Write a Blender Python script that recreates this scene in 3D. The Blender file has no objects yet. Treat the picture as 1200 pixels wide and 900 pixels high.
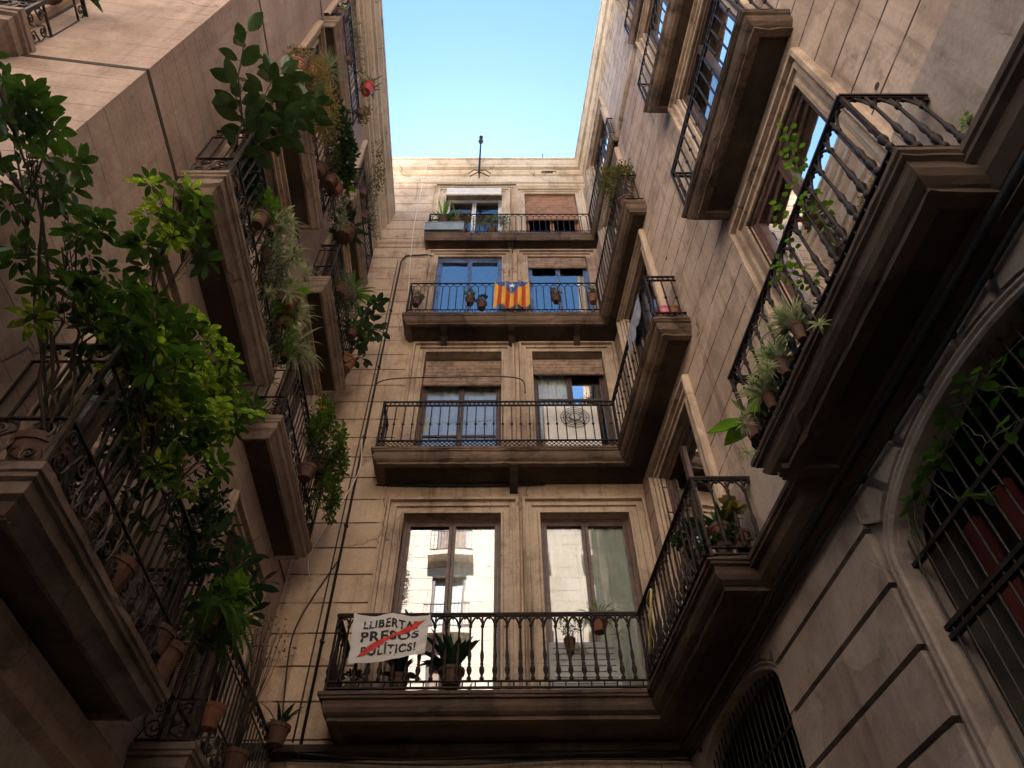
import bpy, bmesh, math, random
from math import radians as rd, sin, cos, pi, sqrt
from mathutils import Vector as V, Matrix
random.seed(7)
SC = bpy.context.scene
C = SC.collection

# ------------------------------------------------------------------ camera, sky, sun, exposure
cam = bpy.data.objects.new('camera', bpy.data.cameras.new('camera'))
C.objects.link(cam); SC.camera = cam
cam.data.sensor_width = 36; cam.data.lens = 36 * 849.75 / 1200
cam.data.clip_start = .05; cam.data.clip_end = 500
_p, _roll, _yaw = .86774, -.0141472, rd(.8158)
_f = V((sin(_yaw) * cos(_p), cos(_yaw) * cos(_p), sin(_p)))
_r = V((cos(_yaw), -sin(_yaw), 0)); _u = _r.cross(_f)
_r, _u = _r * cos(_roll) + _u * sin(_roll), -_r * sin(_roll) + _u * cos(_roll)
M3 = Matrix((_r, _u, -_f)).transposed()
cam.matrix_world = Matrix.Translation((0, 0, 1.6)) @ M3.to_4x4()

SUN_EL, SUN_AZ = 50, -4
w = bpy.data.worlds.new('World'); SC.world = w; w.use_nodes = True
nt = w.node_tree; bg = nt.nodes['Background']
sky = nt.nodes.new('ShaderNodeTexSky'); sky.sky_type = 'NISHITA'; sky.sun_disc = False
sky.sun_elevation = rd(SUN_EL); sky.sun_rotation = rd(SUN_AZ)
sky.air_density = 1.0; sky.dust_density = .55; sky.ozone_density = 1.0
tint = nt.nodes.new('ShaderNodeMix'); tint.data_type = 'RGBA'; tint.blend_type = 'MULTIPLY'; tint.inputs[0].default_value = 1
tint.inputs[7].default_value = (.60, .84, .93, 1)
nt.links.new(sky.outputs[0], tint.inputs[6]); nt.links.new(tint.outputs[2], bg.inputs[0]); bg.inputs[1].default_value = .05
sl = bpy.data.lights.new('sun', 'SUN'); sl.energy = 5; sl.angle = rd(.5); sl.color = (1, .94, .90)
so = bpy.data.objects.new('sun', sl); C.objects.link(so)
sd = V((sin(rd(SUN_AZ)) * cos(rd(SUN_EL)), cos(rd(SUN_AZ)) * cos(rd(SUN_EL)), sin(rd(SUN_EL))))
so.rotation_euler = (-sd).to_track_quat('-Z', 'Y').to_euler(); so.location = (0, 5, 30)
SC.view_settings.view_transform = 'Standard'; SC.view_settings.look = 'None'
SC.view_settings.gamma = 1; SC.view_settings.exposure = 3.0
SC.render.engine = 'CYCLES'
SC.cycles.use_denoising = True
SC.cycles.max_bounces = 9; SC.cycles.diffuse_bounces = 5; SC.cycles.glossy_bounces = 4
SC.cycles.transparent_max_bounces = 12; SC.cycles.transmission_bounces = 3
SC.cycles.caustics_reflective = False; SC.cycles.caustics_refractive = False
SC.cycles.sample_clamp_indirect = 6

# ------------------------------------------------------------------ materials
def newmat(name):
    m = bpy.data.materials.new(name); m.use_nodes = True
    return m, m.node_tree, m.node_tree.nodes['Principled BSDF']
def node(nt, t, **kw):
    n = nt.nodes.new(t)
    for k, v in kw.items(): setattr(n, k, v)
    return n
def noise(nt, vec, scale, detail=5, rough=.6):
    n = node(nt, 'ShaderNodeTexNoise'); n.inputs['Scale'].default_value = scale
    n.inputs['Detail'].default_value = detail; n.inputs['Roughness'].default_value = rough
    nt.links.new(vec, n.inputs['Vector']); return n.outputs['Fac']
def mapping(nt, vec, sc, loc=(0, 0, 0)):
    n = node(nt, 'ShaderNodeMapping'); n.inputs['Scale'].default_value = sc; n.inputs['Location'].default_value = loc
    nt.links.new(vec, n.inputs['Vector']); return n.outputs[0]
def math_(nt, op, a, b=None, c=None):
    n = node(nt, 'ShaderNodeMath', operation=op)
    for i, x in enumerate((a, b, c)):
        if x is None: continue
        if isinstance(x, (int, float)): n.inputs[i].default_value = x
        else: nt.links.new(x, n.inputs[i])
    return n.outputs[0]
def ramp(nt, fac, lo, hi, a=0., b=1.):
    n = node(nt, 'ShaderNodeMapRange'); n.interpolation_type = 'SMOOTHSTEP'
    n.inputs['From Min'].default_value = lo; n.inputs['From Max'].default_value = hi
    n.inputs['To Min'].default_value = a; n.inputs['To Max'].default_value = b
    nt.links.new(fac, n.inputs['Value']); return n.outputs[0]
def mixc(nt, fac, a, b, mode='MIX'):
    n = node(nt, 'ShaderNodeMix', data_type='RGBA', blend_type=mode)
    if isinstance(fac, (int, float)): n.inputs[0].default_value = fac
    else: nt.links.new(fac, n.inputs[0])
    for i, x in ((6, a), (7, b)):
        if isinstance(x, tuple): n.inputs[i].default_value = (*x, 1)
        else: nt.links.new(x, n.inputs[i])
    return n.outputs[2]
def bump(nt, h, strength, dist, bs):
    n = node(nt, 'ShaderNodeBump'); n.inputs['Strength'].default_value = strength; n.inputs['Distance'].default_value = dist
    nt.links.new(h, n.inputs['Height']); nt.links.new(n.outputs[0], bs.inputs['Normal'])

def stone(name, base, dark, light, joints=None, stain=.5, rough=.88, grime=(.09, .06, .045), jdark=.75, jw=.03, ac=.7):
    """weathered rendered masonry: blotches, rain streaks, grime and (option) scribed course lines"""
    m, nt, bs = newmat(name)
    tc = node(nt, 'ShaderNodeTexCoord').outputs['Object']
    big = noise(nt, tc, .55, 4, .55); med = noise(nt, tc, 2.3, 6, .65); fine = noise(nt, tc, 28, 5, .7)
    st = noise(nt, mapping(nt, tc, (7, 7, .38)), 1.0, 6, .68)
    st2 = noise(nt, mapping(nt, tc, (2.1, 2.1, .16), (3, 1, 4)), 1.0, 4, .6)
    col = mixc(nt, ramp(nt, big, .33, .67), base, light)
    col = mixc(nt, ramp(nt, med, .42, .72, 0, .75), col, dark)
    col = mixc(nt, ramp(nt, st, .5, .76, 0, stain), col, grime)
    col = mixc(nt, ramp(nt, st2, .52, .74, 0, stain * .9), col, dark)
    col = mixc(nt, ramp(nt, noise(nt, mapping(nt, tc, (1.3, 1.3, .9), (8, 3, 1)), 1.6, 7, .72), .57, .70, 0, stain * .8), col, grime)
    col = mixc(nt, ramp(nt, fine, .3, .75, .0, .28), col, grime)
    # hairline cracks and old patch repairs
    wv = node(nt, 'ShaderNodeVectorMath', operation='ADD'); nz = node(nt, 'ShaderNodeTexNoise'); nz.inputs['Scale'].default_value = 3.; nz.inputs['Detail'].default_value = 5
    nt.links.new(tc, nz.inputs['Vector']); sc_ = node(nt, 'ShaderNodeVectorMath', operation='SCALE'); sc_.inputs['Scale'].default_value = .35
    nt.links.new(nz.outputs['Color'], sc_.inputs[0]); nt.links.new(tc, wv.inputs[0]); nt.links.new(sc_.outputs[0], wv.inputs[1])
    vo = node(nt, 'ShaderNodeTexVoronoi', feature='DISTANCE_TO_EDGE'); vo.inputs['Scale'].default_value = .55; nt.links.new(wv.outputs[0], vo.inputs['Vector'])
    crack = math_(nt, 'MULTIPLY', ramp(nt, vo.outputs['Distance'], .002, .006, 1, 0), ramp(nt, noise(nt, mapping(nt, tc, (1, 1, 1), (5, 5, 5)), .8, 3), .5, .6))
    vp = node(nt, 'ShaderNodeTexVoronoi'); vp.inputs['Scale'].default_value = .9; nt.links.new(wv.outputs[0], vp.inputs['Vector'])
    sepc = node(nt, 'ShaderNodeSeparateColor'); nt.links.new(vp.outputs['Color'], sepc.inputs[0])
    col = mixc(nt, ramp(nt, sepc.outputs[0], .62, .66, 0, .28), col, light)
    col = mixc(nt, ramp(nt, sepc.outputs[1], .78, .82, 0, .3), col, dark)
    col = mixc(nt, math_(nt, 'MULTIPLY', crack, ac), col, grime)
    h = math_(nt, 'SUBTRACT', math_(nt, 'ADD', math_(nt, 'MULTIPLY', fine, .45), med), math_(nt, 'MULTIPLY', crack, .6))
    if joints:
        z0, sp = joints
        sx = node(nt, 'ShaderNodeSeparateXYZ'); nt.links.new(tc, sx.inputs[0])
        zz = math_(nt, 'ADD', sx.outputs[2], math_(nt, 'MULTIPLY', math_(nt, 'SUBTRACT', med, .5), .03))
        q = math_(nt, 'DIVIDE', math_(nt, 'SUBTRACT', zz, z0 - sp * 40), sp)
        d = math_(nt, 'ABSOLUTE', math_(nt, 'SUBTRACT', math_(nt, 'FRACT', math_(nt, 'ADD', q, .5)), .5))
        jj = math_(nt, 'MULTIPLY', ramp(nt, d, jw * .4, jw, 1, 0), ramp(nt, noise(nt, mapping(nt, tc, (1, 1, .3), (2, 7, 1)), 2.2, 4), .34, .5, .25, 1))
        # each course of stone has its own tint
        wn = node(nt, 'ShaderNodeTexWhiteNoise', noise_dimensions='1D')
        nt.links.new(math_(nt, 'FLOOR', q), wn.inputs['W'])
        col = mixc(nt, ramp(nt, wn.outputs['Value'], 0, 1, 0, .22), col, dark)
        col = mixc(nt, math_(nt, 'MULTIPLY', jj, jdark), col, (.045, .03, .022))
        h = math_(nt, 'SUBTRACT', h, math_(nt, 'MULTIPLY', jj, 1.6))
    nt.links.new(col, bs.inputs['Base Color']); bs.inputs['Roughness'].default_value = rough
    bs.inputs['Specular IOR Level'].default_value = .25
    bump(nt, h, .55, .012, bs)
    return m
def plain(name, col, rough=.6, metal=0., var=.25, scale=9, col2=None, bumps=.25, spec=.4):
    m, nt, bs = newmat(name)
    tc = node(nt, 'ShaderNodeTexCoord').outputs['Object']
    f = noise(nt, tc, scale, 6, .68)
    c2 = col2 or tuple(x * (1 - var * 1.6) for x in col)
    nt.links.new(mixc(nt, ramp(nt, f, .38, .66), col, c2), bs.inputs['Base Color'])
    bs.inputs['Roughness'].default_value = rough; bs.inputs['Metallic'].default_value = metal
    bs.inputs['Specular IOR Level'].default_value = spec
    if bumps: bump(nt, noise(nt, tc, scale * 6, 4, .6), bumps, .004, bs)
    return m
def leafmat(name, c1, c2, trans=.35, rough=.35, edge=None):
    m, nt, bs = newmat(name)
    tc = node(nt, 'ShaderNodeTexCoord').outputs['Object']
    f = noise(nt, tc, 5.5, 3, .6); g = noise(nt, tc, 24, 2, .6)
    col = mixc(nt, ramp(nt, f, .36, .64), c1, c2)
    if edge: col = mixc(nt, ramp(nt, g, .52, .62), col, edge)
    nt.links.new(col, bs.inputs['Base Color']); bs.inputs['Roughness'].default_value = rough
    bs.inputs['Specular IOR Level'].default_value = .45
    tr = node(nt, 'ShaderNodeBsdfTranslucent'); nt.links.new(mixc(nt, .5, col, (c2[0] * 1.6, c2[1] * 1.6, c2[2] * .7)), tr.inputs[0])
    mx = node(nt, 'ShaderNodeMixShader'); mx.inputs[0].default_value = trans
    nt.links.new(bs.outputs[0], mx.inputs[1]); nt.links.new(tr.outputs[0], mx.inputs[2])
    nt.links.new(mx.outputs[0], nt.nodes['Material Output'].inputs[0])
    return m
def glassmat(name, ior=2.0, tint=(.9, .95, .95)):
    m, nt, bs = newmat(name); nt.nodes.remove(bs)
    tc = node(nt, 'ShaderNodeTexCoord').outputs['Object']
    tr = node(nt, 'ShaderNodeBsdfTransparent'); tr.inputs[0].default_value = (*tint, 1)
    gl = node(nt, 'ShaderNodeBsdfGlossy'); gl.inputs['Roughness'].default_value = .004; gl.inputs[0].default_value = (.95, .97, 1, 1)
    fr = node(nt, 'ShaderNodeFresnel'); fr.inputs[0].default_value = ior
    bp = node(nt, 'ShaderNodeBump'); bp.inputs['Strength'].default_value = .06; bp.inputs['Distance'].default_value = .02
    nt.links.new(noise(nt, tc, 1.6, 1, .4), bp.inputs['Height']); nt.links.new(bp.outputs[0], gl.inputs['Normal'])
    mx = node(nt, 'ShaderNodeMixShader'); nt.links.new(fr.outputs[0], mx.inputs[0])
    nt.links.new(tr.outputs[0], mx.inputs[1]); nt.links.new(gl.outputs[0], mx.inputs[2])
    nt.links.new(mx.outputs[0], nt.nodes['Material Output'].inputs[0])
    return m

J = (6.54, .437)
ST = dict(
 back=stone('ochre render', (.55, .405, .285), (.31, .215, .15), (.69, .545, .41), J, .7, jdark=.95, jw=.036),
 backp=stone('ochre plain render', (.51, .37, .255), (.28, .19, .135), (.64, .495, .36), None, .75),
 right=stone('ochre render side', (.54, .405, .32), (.28, .20, .155), (.67, .53, .43), J, .7, jdark=.98, jw=.036),
 left=stone('rosy render', (.45, .345, .30), (.28, .205, .175), (.54, .43, .375), (7.30, .262), .45, jdark=.35, jw=.03),
 plinth=stone('grey stone', (.38, .32, .28), (.20, .16, .14), (.48, .41, .36), None, .55),
 lower=stone('grimy dimmed ashlar', (.27, .225, .20), (.13, .105, .095), (.37, .315, .285), None, .6, ac=.0),  # stained stone, its colour also darkened for the dim foot of the alley
 trim=stone('carved stone trim', (.44, .335, .255), (.2, .145, .11), (.62, .495, .385), None, .9),
 cornice=stone('cornice stone', (.66, .55, .42), (.42, .32, .23), (.76, .66, .53), None, .35),
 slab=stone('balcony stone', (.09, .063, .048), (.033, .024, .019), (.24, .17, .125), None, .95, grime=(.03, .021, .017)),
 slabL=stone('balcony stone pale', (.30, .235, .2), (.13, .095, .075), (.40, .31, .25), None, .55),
 slabd=stone('dimmed balcony stone', (.06, .041, .032), (.03, .021, .017), (.12, .085, .065), None, .75),  # darker copy for the lowest right storey; low-level dimness baked into the colour
 slabLd=stone('balcony stone dim', (.13, .098, .082), (.06, .044, .037), (.21, .165, .14), None, .7),  # lowest left slabs: the dim bottom corner painted in as darker stone
 soffit=stone('near-black soffit', (.038, .027, .022), (.014, .011, .01), (.10, .07, .053), None, .8, grime=(.03, .022, .018)),  # near-black underside tone, darker than the slab faces
 soffitL=stone('dimmed brown soffit', (.065, .045, .036), (.03, .021, .017), (.12, .085, .066), None, .6, grime=(.05, .035, .028)),  # left undersides; darkness of the lower corner is put into this colour
 opp=stone('pale sunlit render', (.72, .61, .48), (.6, .49, .38), (.8, .7, .58), (6.5, .5), .2),
)
IRON = plain('rusty wrought iron', (.006, .005, .005), .55, .0, .3, 14, (.02, .012, .01), .4, spec=.3)
CAST = plain('brown cast iron', (.009, .006, .006), .62, .0, .3, 12, (.03, .016, .012), .4, spec=.25)
IRONL = plain('dusty iron bars', (.018, .015, .014), .45, .3, .3, 10, (.07, .055, .047), .35)
BLACK = plain('black rubber', (.012, .012, .013), .5)
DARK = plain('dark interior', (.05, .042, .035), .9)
ROOM = plain('dim room', (.11, .095, .08), .9)
WOODB = plain('mauve brown frame', (.13, .075, .065), .4, 0, .3, 7, (.07, .042, .038))
WOODD = plain('dark wood frame', (.085, .05, .035), .45, 0, .3, 7)
BLUEF = plain('blue painted frame', (.12, .20, .42), .35, 0, .35, 5)
WHITEP = plain('white paint', (.75, .73, .7), .5, 0, .08, 6, None, .1)
CURT = plain('pale curtain', (.62, .66, .6), .9, 0, .12, 3, None, .1)
CURTW = plain('white curtain', (.78, .78, .76), .9, 0, .1, 3, None, .1)
BLIND = plain('slatted wooden blind', (.36, .25, .18), .7, 0, .35, 6)
BLINDR = plain('red brown shutter', (.42, .22, .13), .6, 0, .25, 6)
TERRA = plain('terracotta', (.24, .10, .06), .8, 0, .2, 10)
REDP = plain('red plastic', (.36, .035, .02), .45, 0, .15, 8)
GREYM = plain('grey painted metal', (.34, .35, .36), .45, .1, .15, 5)
FANM = plain('fan grille', (.2, .2, .19), .5, .3, .2, 8)
BLUEG = plain('blue grey planter', (.30, .36, .40), .6, 0, .15, 8)
GROUND = plain('paving', (.12, .11, .10), .85, 0, .3, 3)
CLOTHW = plain('white banner cloth', (.6, .59, .59), .8, 0, .06, 3, None, .05)
INK = plain('black ink', (.02, .018, .018), .7)
INKR = plain('red ink', (.62, .035, .03), .7)
YEL = plain('yellow cloth', (.66, .36, .04), .8, 0, .08, 4)
REDC = plain('red cloth', (.42, .05, .02), .8, 0, .08, 4)
BLUEC = plain('blue cloth', (.03, .09, .30), .8, 0, .08, 4)
WHITEC = plain('white cloth', (.8, .8, .78), .8, 0, .05, 4)
PINK = plain('pink petals', (.7, .2, .28), .6)
PETALY = plain('yellow petals', (.85, .5, .03), .6)
STEM = plain('woody stem', (.06, .042, .03), .8)
STEMG = plain('green stem', (.09, .12, .04), .7)
GL = glassmat('window glass'); GL2 = glassmat('bright reflecting glass', 2.8); GL3 = glassmat('mirror tinted glass', 5.0, (.75, .85, .95))
L_SCH = leafmat('dark schefflera leaf', (.018, .045, .012), (.05, .11, .02), .3)
L_SCH2 = leafmat('mid schefflera leaf', (.025, .065, .012), (.06, .15, .02), .35)
L_SCHV = leafmat('variegated highlit schefflera leaf', (.06, .16, .02), (.20, .34, .03), .45, .3, (.66, .68, .12))  # real variegation, with leaf highlights also put into the bright yellow
L_RUB = leafmat('rubber plant leaf', (.014, .04, .014), (.045, .085, .025), .2, .2)
L_SPI = leafmat('striped strap leaf', (.13, .19, .09), (.46, .50, .34), .35, .4, (.6, .62, .48))
L_BUSH = leafmat('bush leaf', (.05, .11, .02), (.13, .22, .03), .35, .5)
L_DBUSH = leafmat('dark bush leaf', (.015, .035, .015), (.035, .075, .03), .25)
L_DRY = leafmat('dry leaf', (.16, .13, .045), (.26, .2, .08), .35, .7)
L_FERN = leafmat('fern frond', (.03, .08, .02), (.09, .17, .045), .35, .5)
L_MINT = leafmat('fresh green leaf', (.06, .16, .02), (.16, .32, .03), .4)
L_OLIV = leafmat('olive leaf', (.07, .085, .02), (.14, .14, .035), .3, .6)
L_SILV = leafmat('silvery green leaf', (.13, .18, .12), (.24, .29, .2), .3, .6)

# ------------------------------------------------------------------ mesh builder
class MB:
    def __init__(s): s.v = []; s.f = []; s.m = []; s.mi = 0
    def add(s, vs, fs):
        b = len(s.v); s.v += [tuple(x) for x in vs]; s.f += [tuple(b + i for i in f) for f in fs]; s.m += [s.mi] * len(fs)
    def box(s, a0, a1, b0, b1, c0, c1, mp=None):
        mp = mp or (lambda x, y, z: (x, y, z))
        vs = [mp(a, b, c) for a in (a0, a1) for b in (b0, b1) for c in (c0, c1)]
        s.add(vs, [(0, 1, 3, 2), (4, 6, 7, 5), (0, 4, 5, 1), (2, 3, 7, 6), (0, 2, 6, 4), (1, 5, 7, 3)])
    def prism(s, poly, o0, o1, mp):
        n = len(poly)
        s.add([mp(a, o0, b) for a, b in poly] + [mp(a, o1, b) for a, b in poly],
              [tuple(range(n)), tuple(range(2 * n - 1, n - 1, -1))] + [(i, (i + 1) % n, n + (i + 1) % n, n + i) for i in range(n)])
    def tube(s, pts, r, n=5, r2=None):
        pts = [V(p) for p in pts]; k = len(pts); vs = []; u = None
        for i, p in enumerate(pts):
            t = (pts[min(i + 1, k - 1)] - pts[max(i - 1, 0)])
            if t.length < 1e-9: t = V((0, 0, 1))
            t.normalize()
            if u is None: u = t.orthogonal().normalized()
            else:
                u = u - t * u.dot(t)
                u = u.normalized() if u.length > 1e-6 else t.orthogonal().normalized()
            w_ = t.cross(u); rr = r if r2 is None else r + (r2 - r) * i / max(1, k - 1)
            for j in range(n):
                a = 2 * pi * j / n + pi / 4; vs.append(p + u * (cos(a) * rr) + w_ * (sin(a) * rr))
        fs = [(i * n + j, i * n + (j + 1) % n, (i + 1) * n + (j + 1) % n, (i + 1) * n + j) for i in range(k - 1) for j in range(n)]
        fs += [tuple(range(n - 1, -1, -1)), tuple((k - 1) * n + j for j in range(n))]
        s.add(vs, fs)
    def lathe(s, c, prof, n=12, h=1., rs=1.):
        c = V(c); k = len(prof)
        vs = [c + V((cos(2 * pi * j / n) * r * rs, sin(2 * pi * j / n) * r * rs, z * h)) for z, r in prof for j in range(n)]
        fs = [(i * n + j, i * n + (j + 1) % n, (i + 1) * n + (j + 1) % n, (i + 1) * n + j) for i in range(k - 1) for j in range(n)]
        fs += [tuple(range(n - 1, -1, -1)), tuple((k - 1) * n + j for j in range(n))]
        s.add(vs, fs)
    def sweep(s, path, prof, mp, closed=False):
        P = [V((a, b)) for a, b in path]; n = len(P); out = []
        for i in range(n):
            if closed: d0 = (P[i] - P[i - 1]).normalized(); d1 = (P[(i + 1) % n] - P[i]).normalized()
            else:
                d0 = (P[i] - P[i - 1]).normalized() if i else None
                d1 = (P[i + 1] - P[i]).normalized() if i < n - 1 else None
            d0 = d0 or d1; d1 = d1 or d0
            n0 = V((d0.y, -d0.x)); n1 = V((d1.y, -d1.x)); m = n0 + n1
            out.append(m / max(.15, (1 + n0.dot(n1))))
        k = len(prof)
        vs = [mp(P[i].x + out[i].x * ins, P[i].y + out[i].y * ins, h) for i in range(n) for ins, h in prof]
        rng = range(n) if closed else range(n - 1)
        s.add(vs, [(i * k + j, i * k + j + 1, ((i + 1) % n) * k + j + 1, ((i + 1) % n) * k + j) for i in rng for j in range(k - 1)])
        return [(P[i].x + out[i].x * prof[-1][0], P[i].y + out[i].y * prof[-1][0]) for i in range(n)]
    def build(s, name, mats, parent=None, smooth=False, normals=True, loc=None):
        me = bpy.data.meshes.new(name)
        vs = s.v
        if loc is not None: vs = [(x - loc[0], y - loc[1], z - loc[2]) for x, y, z in vs]
        me.from_pydata(vs, [], s.f)
        if not isinstance(mats, (list, tuple)): mats = [mats]
        for m in mats: me.materials.append(m)
        if len(mats) > 1: me.polygons.foreach_set('material_index', s.m)
        if normals:
            bm = bmesh.new(); bm.from_mesh(me); bmesh.ops.recalc_face_normals(bm, faces=bm.faces[:]); bm.to_mesh(me); bm.free()
        if smooth: me.polygons.foreach_set('use_smooth', [True] * len(me.polygons))
        me.update()
        o = bpy.data.objects.new(name, me); C.objects.link(o)
        if loc is not None and parent is None: o.location = loc
        if parent: o.parent = parent
        return o
def tag(o, label=None, cat=None, group=None, kind=None):
    for k, v in (('label', label), ('category', cat), ('group', group), ('kind', kind)):
        if v: o[k] = v
    return o
def thing(name, label, cat, group=None):
    o = bpy.data.objects.new(name, None); C.objects.link(o); o.empty_display_size = .2
    return tag(o, label, cat, group)
def U(a, b): return random.uniform(a, b)

# frames: (s, off towards the street, z) -> world
TR, TL = math.tan(rd(5.83)), math.tan(rd(2.36))
def BK(s, o, z): return (s, 8.3 - o, z)
def RT(s, o, z): return (2.08 + (8.3 - s) * TR - o, s, z)
def LF(s, o, z): return (-2.95 + (8.3 - s) * TL + o, s, z)
Y0 = 1.73; CX = LF(Y0, 0, 0)[0]; _d = V((-sin(rd(83.2)), -cos(rd(83.2)))); _n = V((cos(rd(83.2)), -sin(rd(83.2))))
def SD(s, o, z): return (CX + _d.x * s + _n.x * o, Y0 + _d.y * s + _n.y * o, z)
def XY(x, y, z): return (x, y, z)

# ------------------------------------------------------------------ ground
g = MB(); g.box(-60, 60, -60, 60, -.3, 0); tag(g.build('alley_ground', GROUND), kind='structure')

# ------------------------------------------------------------------ buildings
corner = thing('apartment_building', 'ochre corner apartment building whose linked balconies fill the end and right side', 'building')
leftb = thing('apartment_building', 'rosy brown apartment building on the left, its balconies crowded with potted plants', 'building')
oppb = thing('apartment_building', 'pale sunlit apartment building closing the alley behind the viewer', 'building')

def wall(parent, fr, s0, s1, z0, z1, ops, mat, depth=.3, name='wall', off=0.):
    mb = MB(); S = sorted({s0, s1, *[x for o in ops for x in o[:2]]}); Z = sorted({z0, z1, *[x for o in ops for x in o[2:4]]})
    for i in range(len(S) - 1):
        for j in range(len(Z) - 1):
            a, b, c, d = S[i], S[i + 1], Z[j], Z[j + 1]
            if any(o[0] <= a and b <= o[1] and o[2] <= c and d <= o[3] for o in ops): continue
            mb.add([fr(a, off, c), fr(b, off, c), fr(b, off, d), fr(a, off, d)], [(0, 1, 2, 3)])
    for a, b, c, d in ops:
        for p, q in (((a, c), (a, d)), ((a, d), (b, d)), ((b, d), (b, c)), ((b, c), (a, c))):
            mb.add([fr(p[0], off, p[1]), fr(q[0], off, q[1]), fr(q[0], -depth, q[1]), fr(p[0], -depth, p[1])], [(0, 1, 2, 3)])
    return mb.build(name, mat, parent)

def surround(parent, fr, a, b, c, d, wd=.26, mat=None, proj=.085):
    """moulded architrave on three sides of an opening"""
    a, b = min(a, b), max(a, b); path = [(b, c), (b, d), (a, d), (a, c)]
    mb = MB(); w1 = wd
    prof = [(.0, -.02), (.0, proj * .35), (-.03, proj * .35), (-.045, .008), (-w1 * .45, .008), (-w1 * .45, proj * .55), (-w1 * .6, proj * .55),
            (-w1 * .62, proj * .25), (-w1 * .8, proj * .25), (-w1 * .8, proj), (-w1 * .95, proj), (-w1, proj * .7), (-w1, -.01)]
    # sweep offsets to the right of travel; going up the far side then back is anticlockwise, so negative = outwards
    sgn = 1
    mb.sweep(path, [(sgn * abs(i), h) for i, h in prof], lambda x, y, h: fr(x, h, y))
    return mb.build('window_surround', mat or ST['trim'], parent)

def window(parent, fr, a, b, c, d, frame=WOODD, glass=GL, curtain=None, blind=None, blind_h=.6, leaves=2, rail=None, din=.17, blind_off=.06, shutter=None, room=True, skew=0.):
    """two-leaf window door: frame (window) > pane, curtain, blind"""
    mb = MB(); t = .045
    o0, o1 = -din - .05, -din
    mb.box(a, a + t, o0, o1 + .01, c, d, fr); mb.box(b - t, b, o0, o1 + .01, c, d, fr)
    mb.box(a + t, b - t, o0, o1 + .01, d - t, d, fr); mb.box(a + t, b - t, o0, o1 + .01, c, c + t, fr)
    W = (b - a - 2 * t) / leaves; panes = []
    for k in range(leaves):
        x0 = a + t + k * W + .004; x1 = x0 + W - .008; st = .045
        mb.box(x0, x0 + st, o0 + .005, o1, c + t, d - t, fr); mb.box(x1 - st, x1, o0 + .005, o1, c + t, d - t, fr)
        mb.box(x0 + st, x1 - st, o0 + .005, o1, d - t - .07, d - t, fr); mb.box(x0 + st, x1 - st, o0 + .005, o1, c + t, c + t + .16, fr)
        zs = [c + t + .16] + [c + (d - c) * r for r in (rail or [])] + [d - t - .07]
        for r in (rail or []):
            zz = c + (d - c) * r; mb.box(x0 + st, x1 - st, o0 + .012, o1 - .004, zz - .018, zz + .018, fr)
        panes.append((x0 + st - .004, x1 - st + .004, c + t + .155, d - t - .065))
        # handle
    mb.box((a + b) / 2 - .012, (a + b) / 2 + .012, o1, o1 + .035, c + (d - c) * .42, c + (d - c) * .42 + .12, fr)
    wn = mb.build('window', frame, parent)
    for x0, x1, z0, z1 in panes:
        oa, ob_ = -din - .03 - skew, -din - .03 + skew; p = MB(); p.add([fr(x0, oa, z0), fr(x1, ob_, z0), fr(x1, ob_, z1), fr(x0, oa, z1)], [(0, 1, 2, 3)])
        p.build('pane', glass, wn)
    if curtain:
        p = MB(); N = 44; vs = []; x0, x1 = a + t, b - t
        if isinstance(curtain, tuple): curtain, fr0, fr1 = curtain; x0, x1 = a + (b - a) * fr0, a + (b - a) * fr1
        for i in range(N + 1):
            s = x0 + (x1 - x0) * i / N; o = -din - .095 + .018 * sin(i * 1.25) + .012 * sin(i * .47 + 2)
            vs += [fr(s, o, c + .03), fr(s, o, d - .05)]
        p.add(vs, [(2 * i, 2 * i + 2, 2 * i + 3, 2 * i + 1) for i in range(N)])
        p.build('curtain', curtain, wn, smooth=True)
    if room:
        p = MB(); e = .002
        q = [fr(s, o, z) for s in (a - .3, b + .3) for o in (-1.6, -.302) for z in (c - .01, d + .2)]
        p.add(q, [(0, 1, 3, 2), (4, 6, 7, 5), (0, 4, 5, 1), (2, 0, 4, 6), (1, 3, 7, 5)])
        p.build('room_interior', ROOM, wn)
    if blind:
        p = MB(); drop = .14 if blind_off > .03 and blind_h < 1 else 0; z0 = d - blind_h; d_ = d - drop; blind_h -= drop; n = max(4, int(blind_h / .045))
        for i in range(n):
            h0 = z0 + blind_h * i / n
            p.box(a + .015, b - .015, -blind_off - .022, -blind_off - .004 * (i % 2), h0 + .001, h0 + blind_h / n - .004, fr)
        p.tube([fr(a + .01, -blind_off + .005, z0), fr(b - .01, -blind_off + .005, z0)], .035, 10)
        p.build('blind', blind, wn)
    return wn

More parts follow.
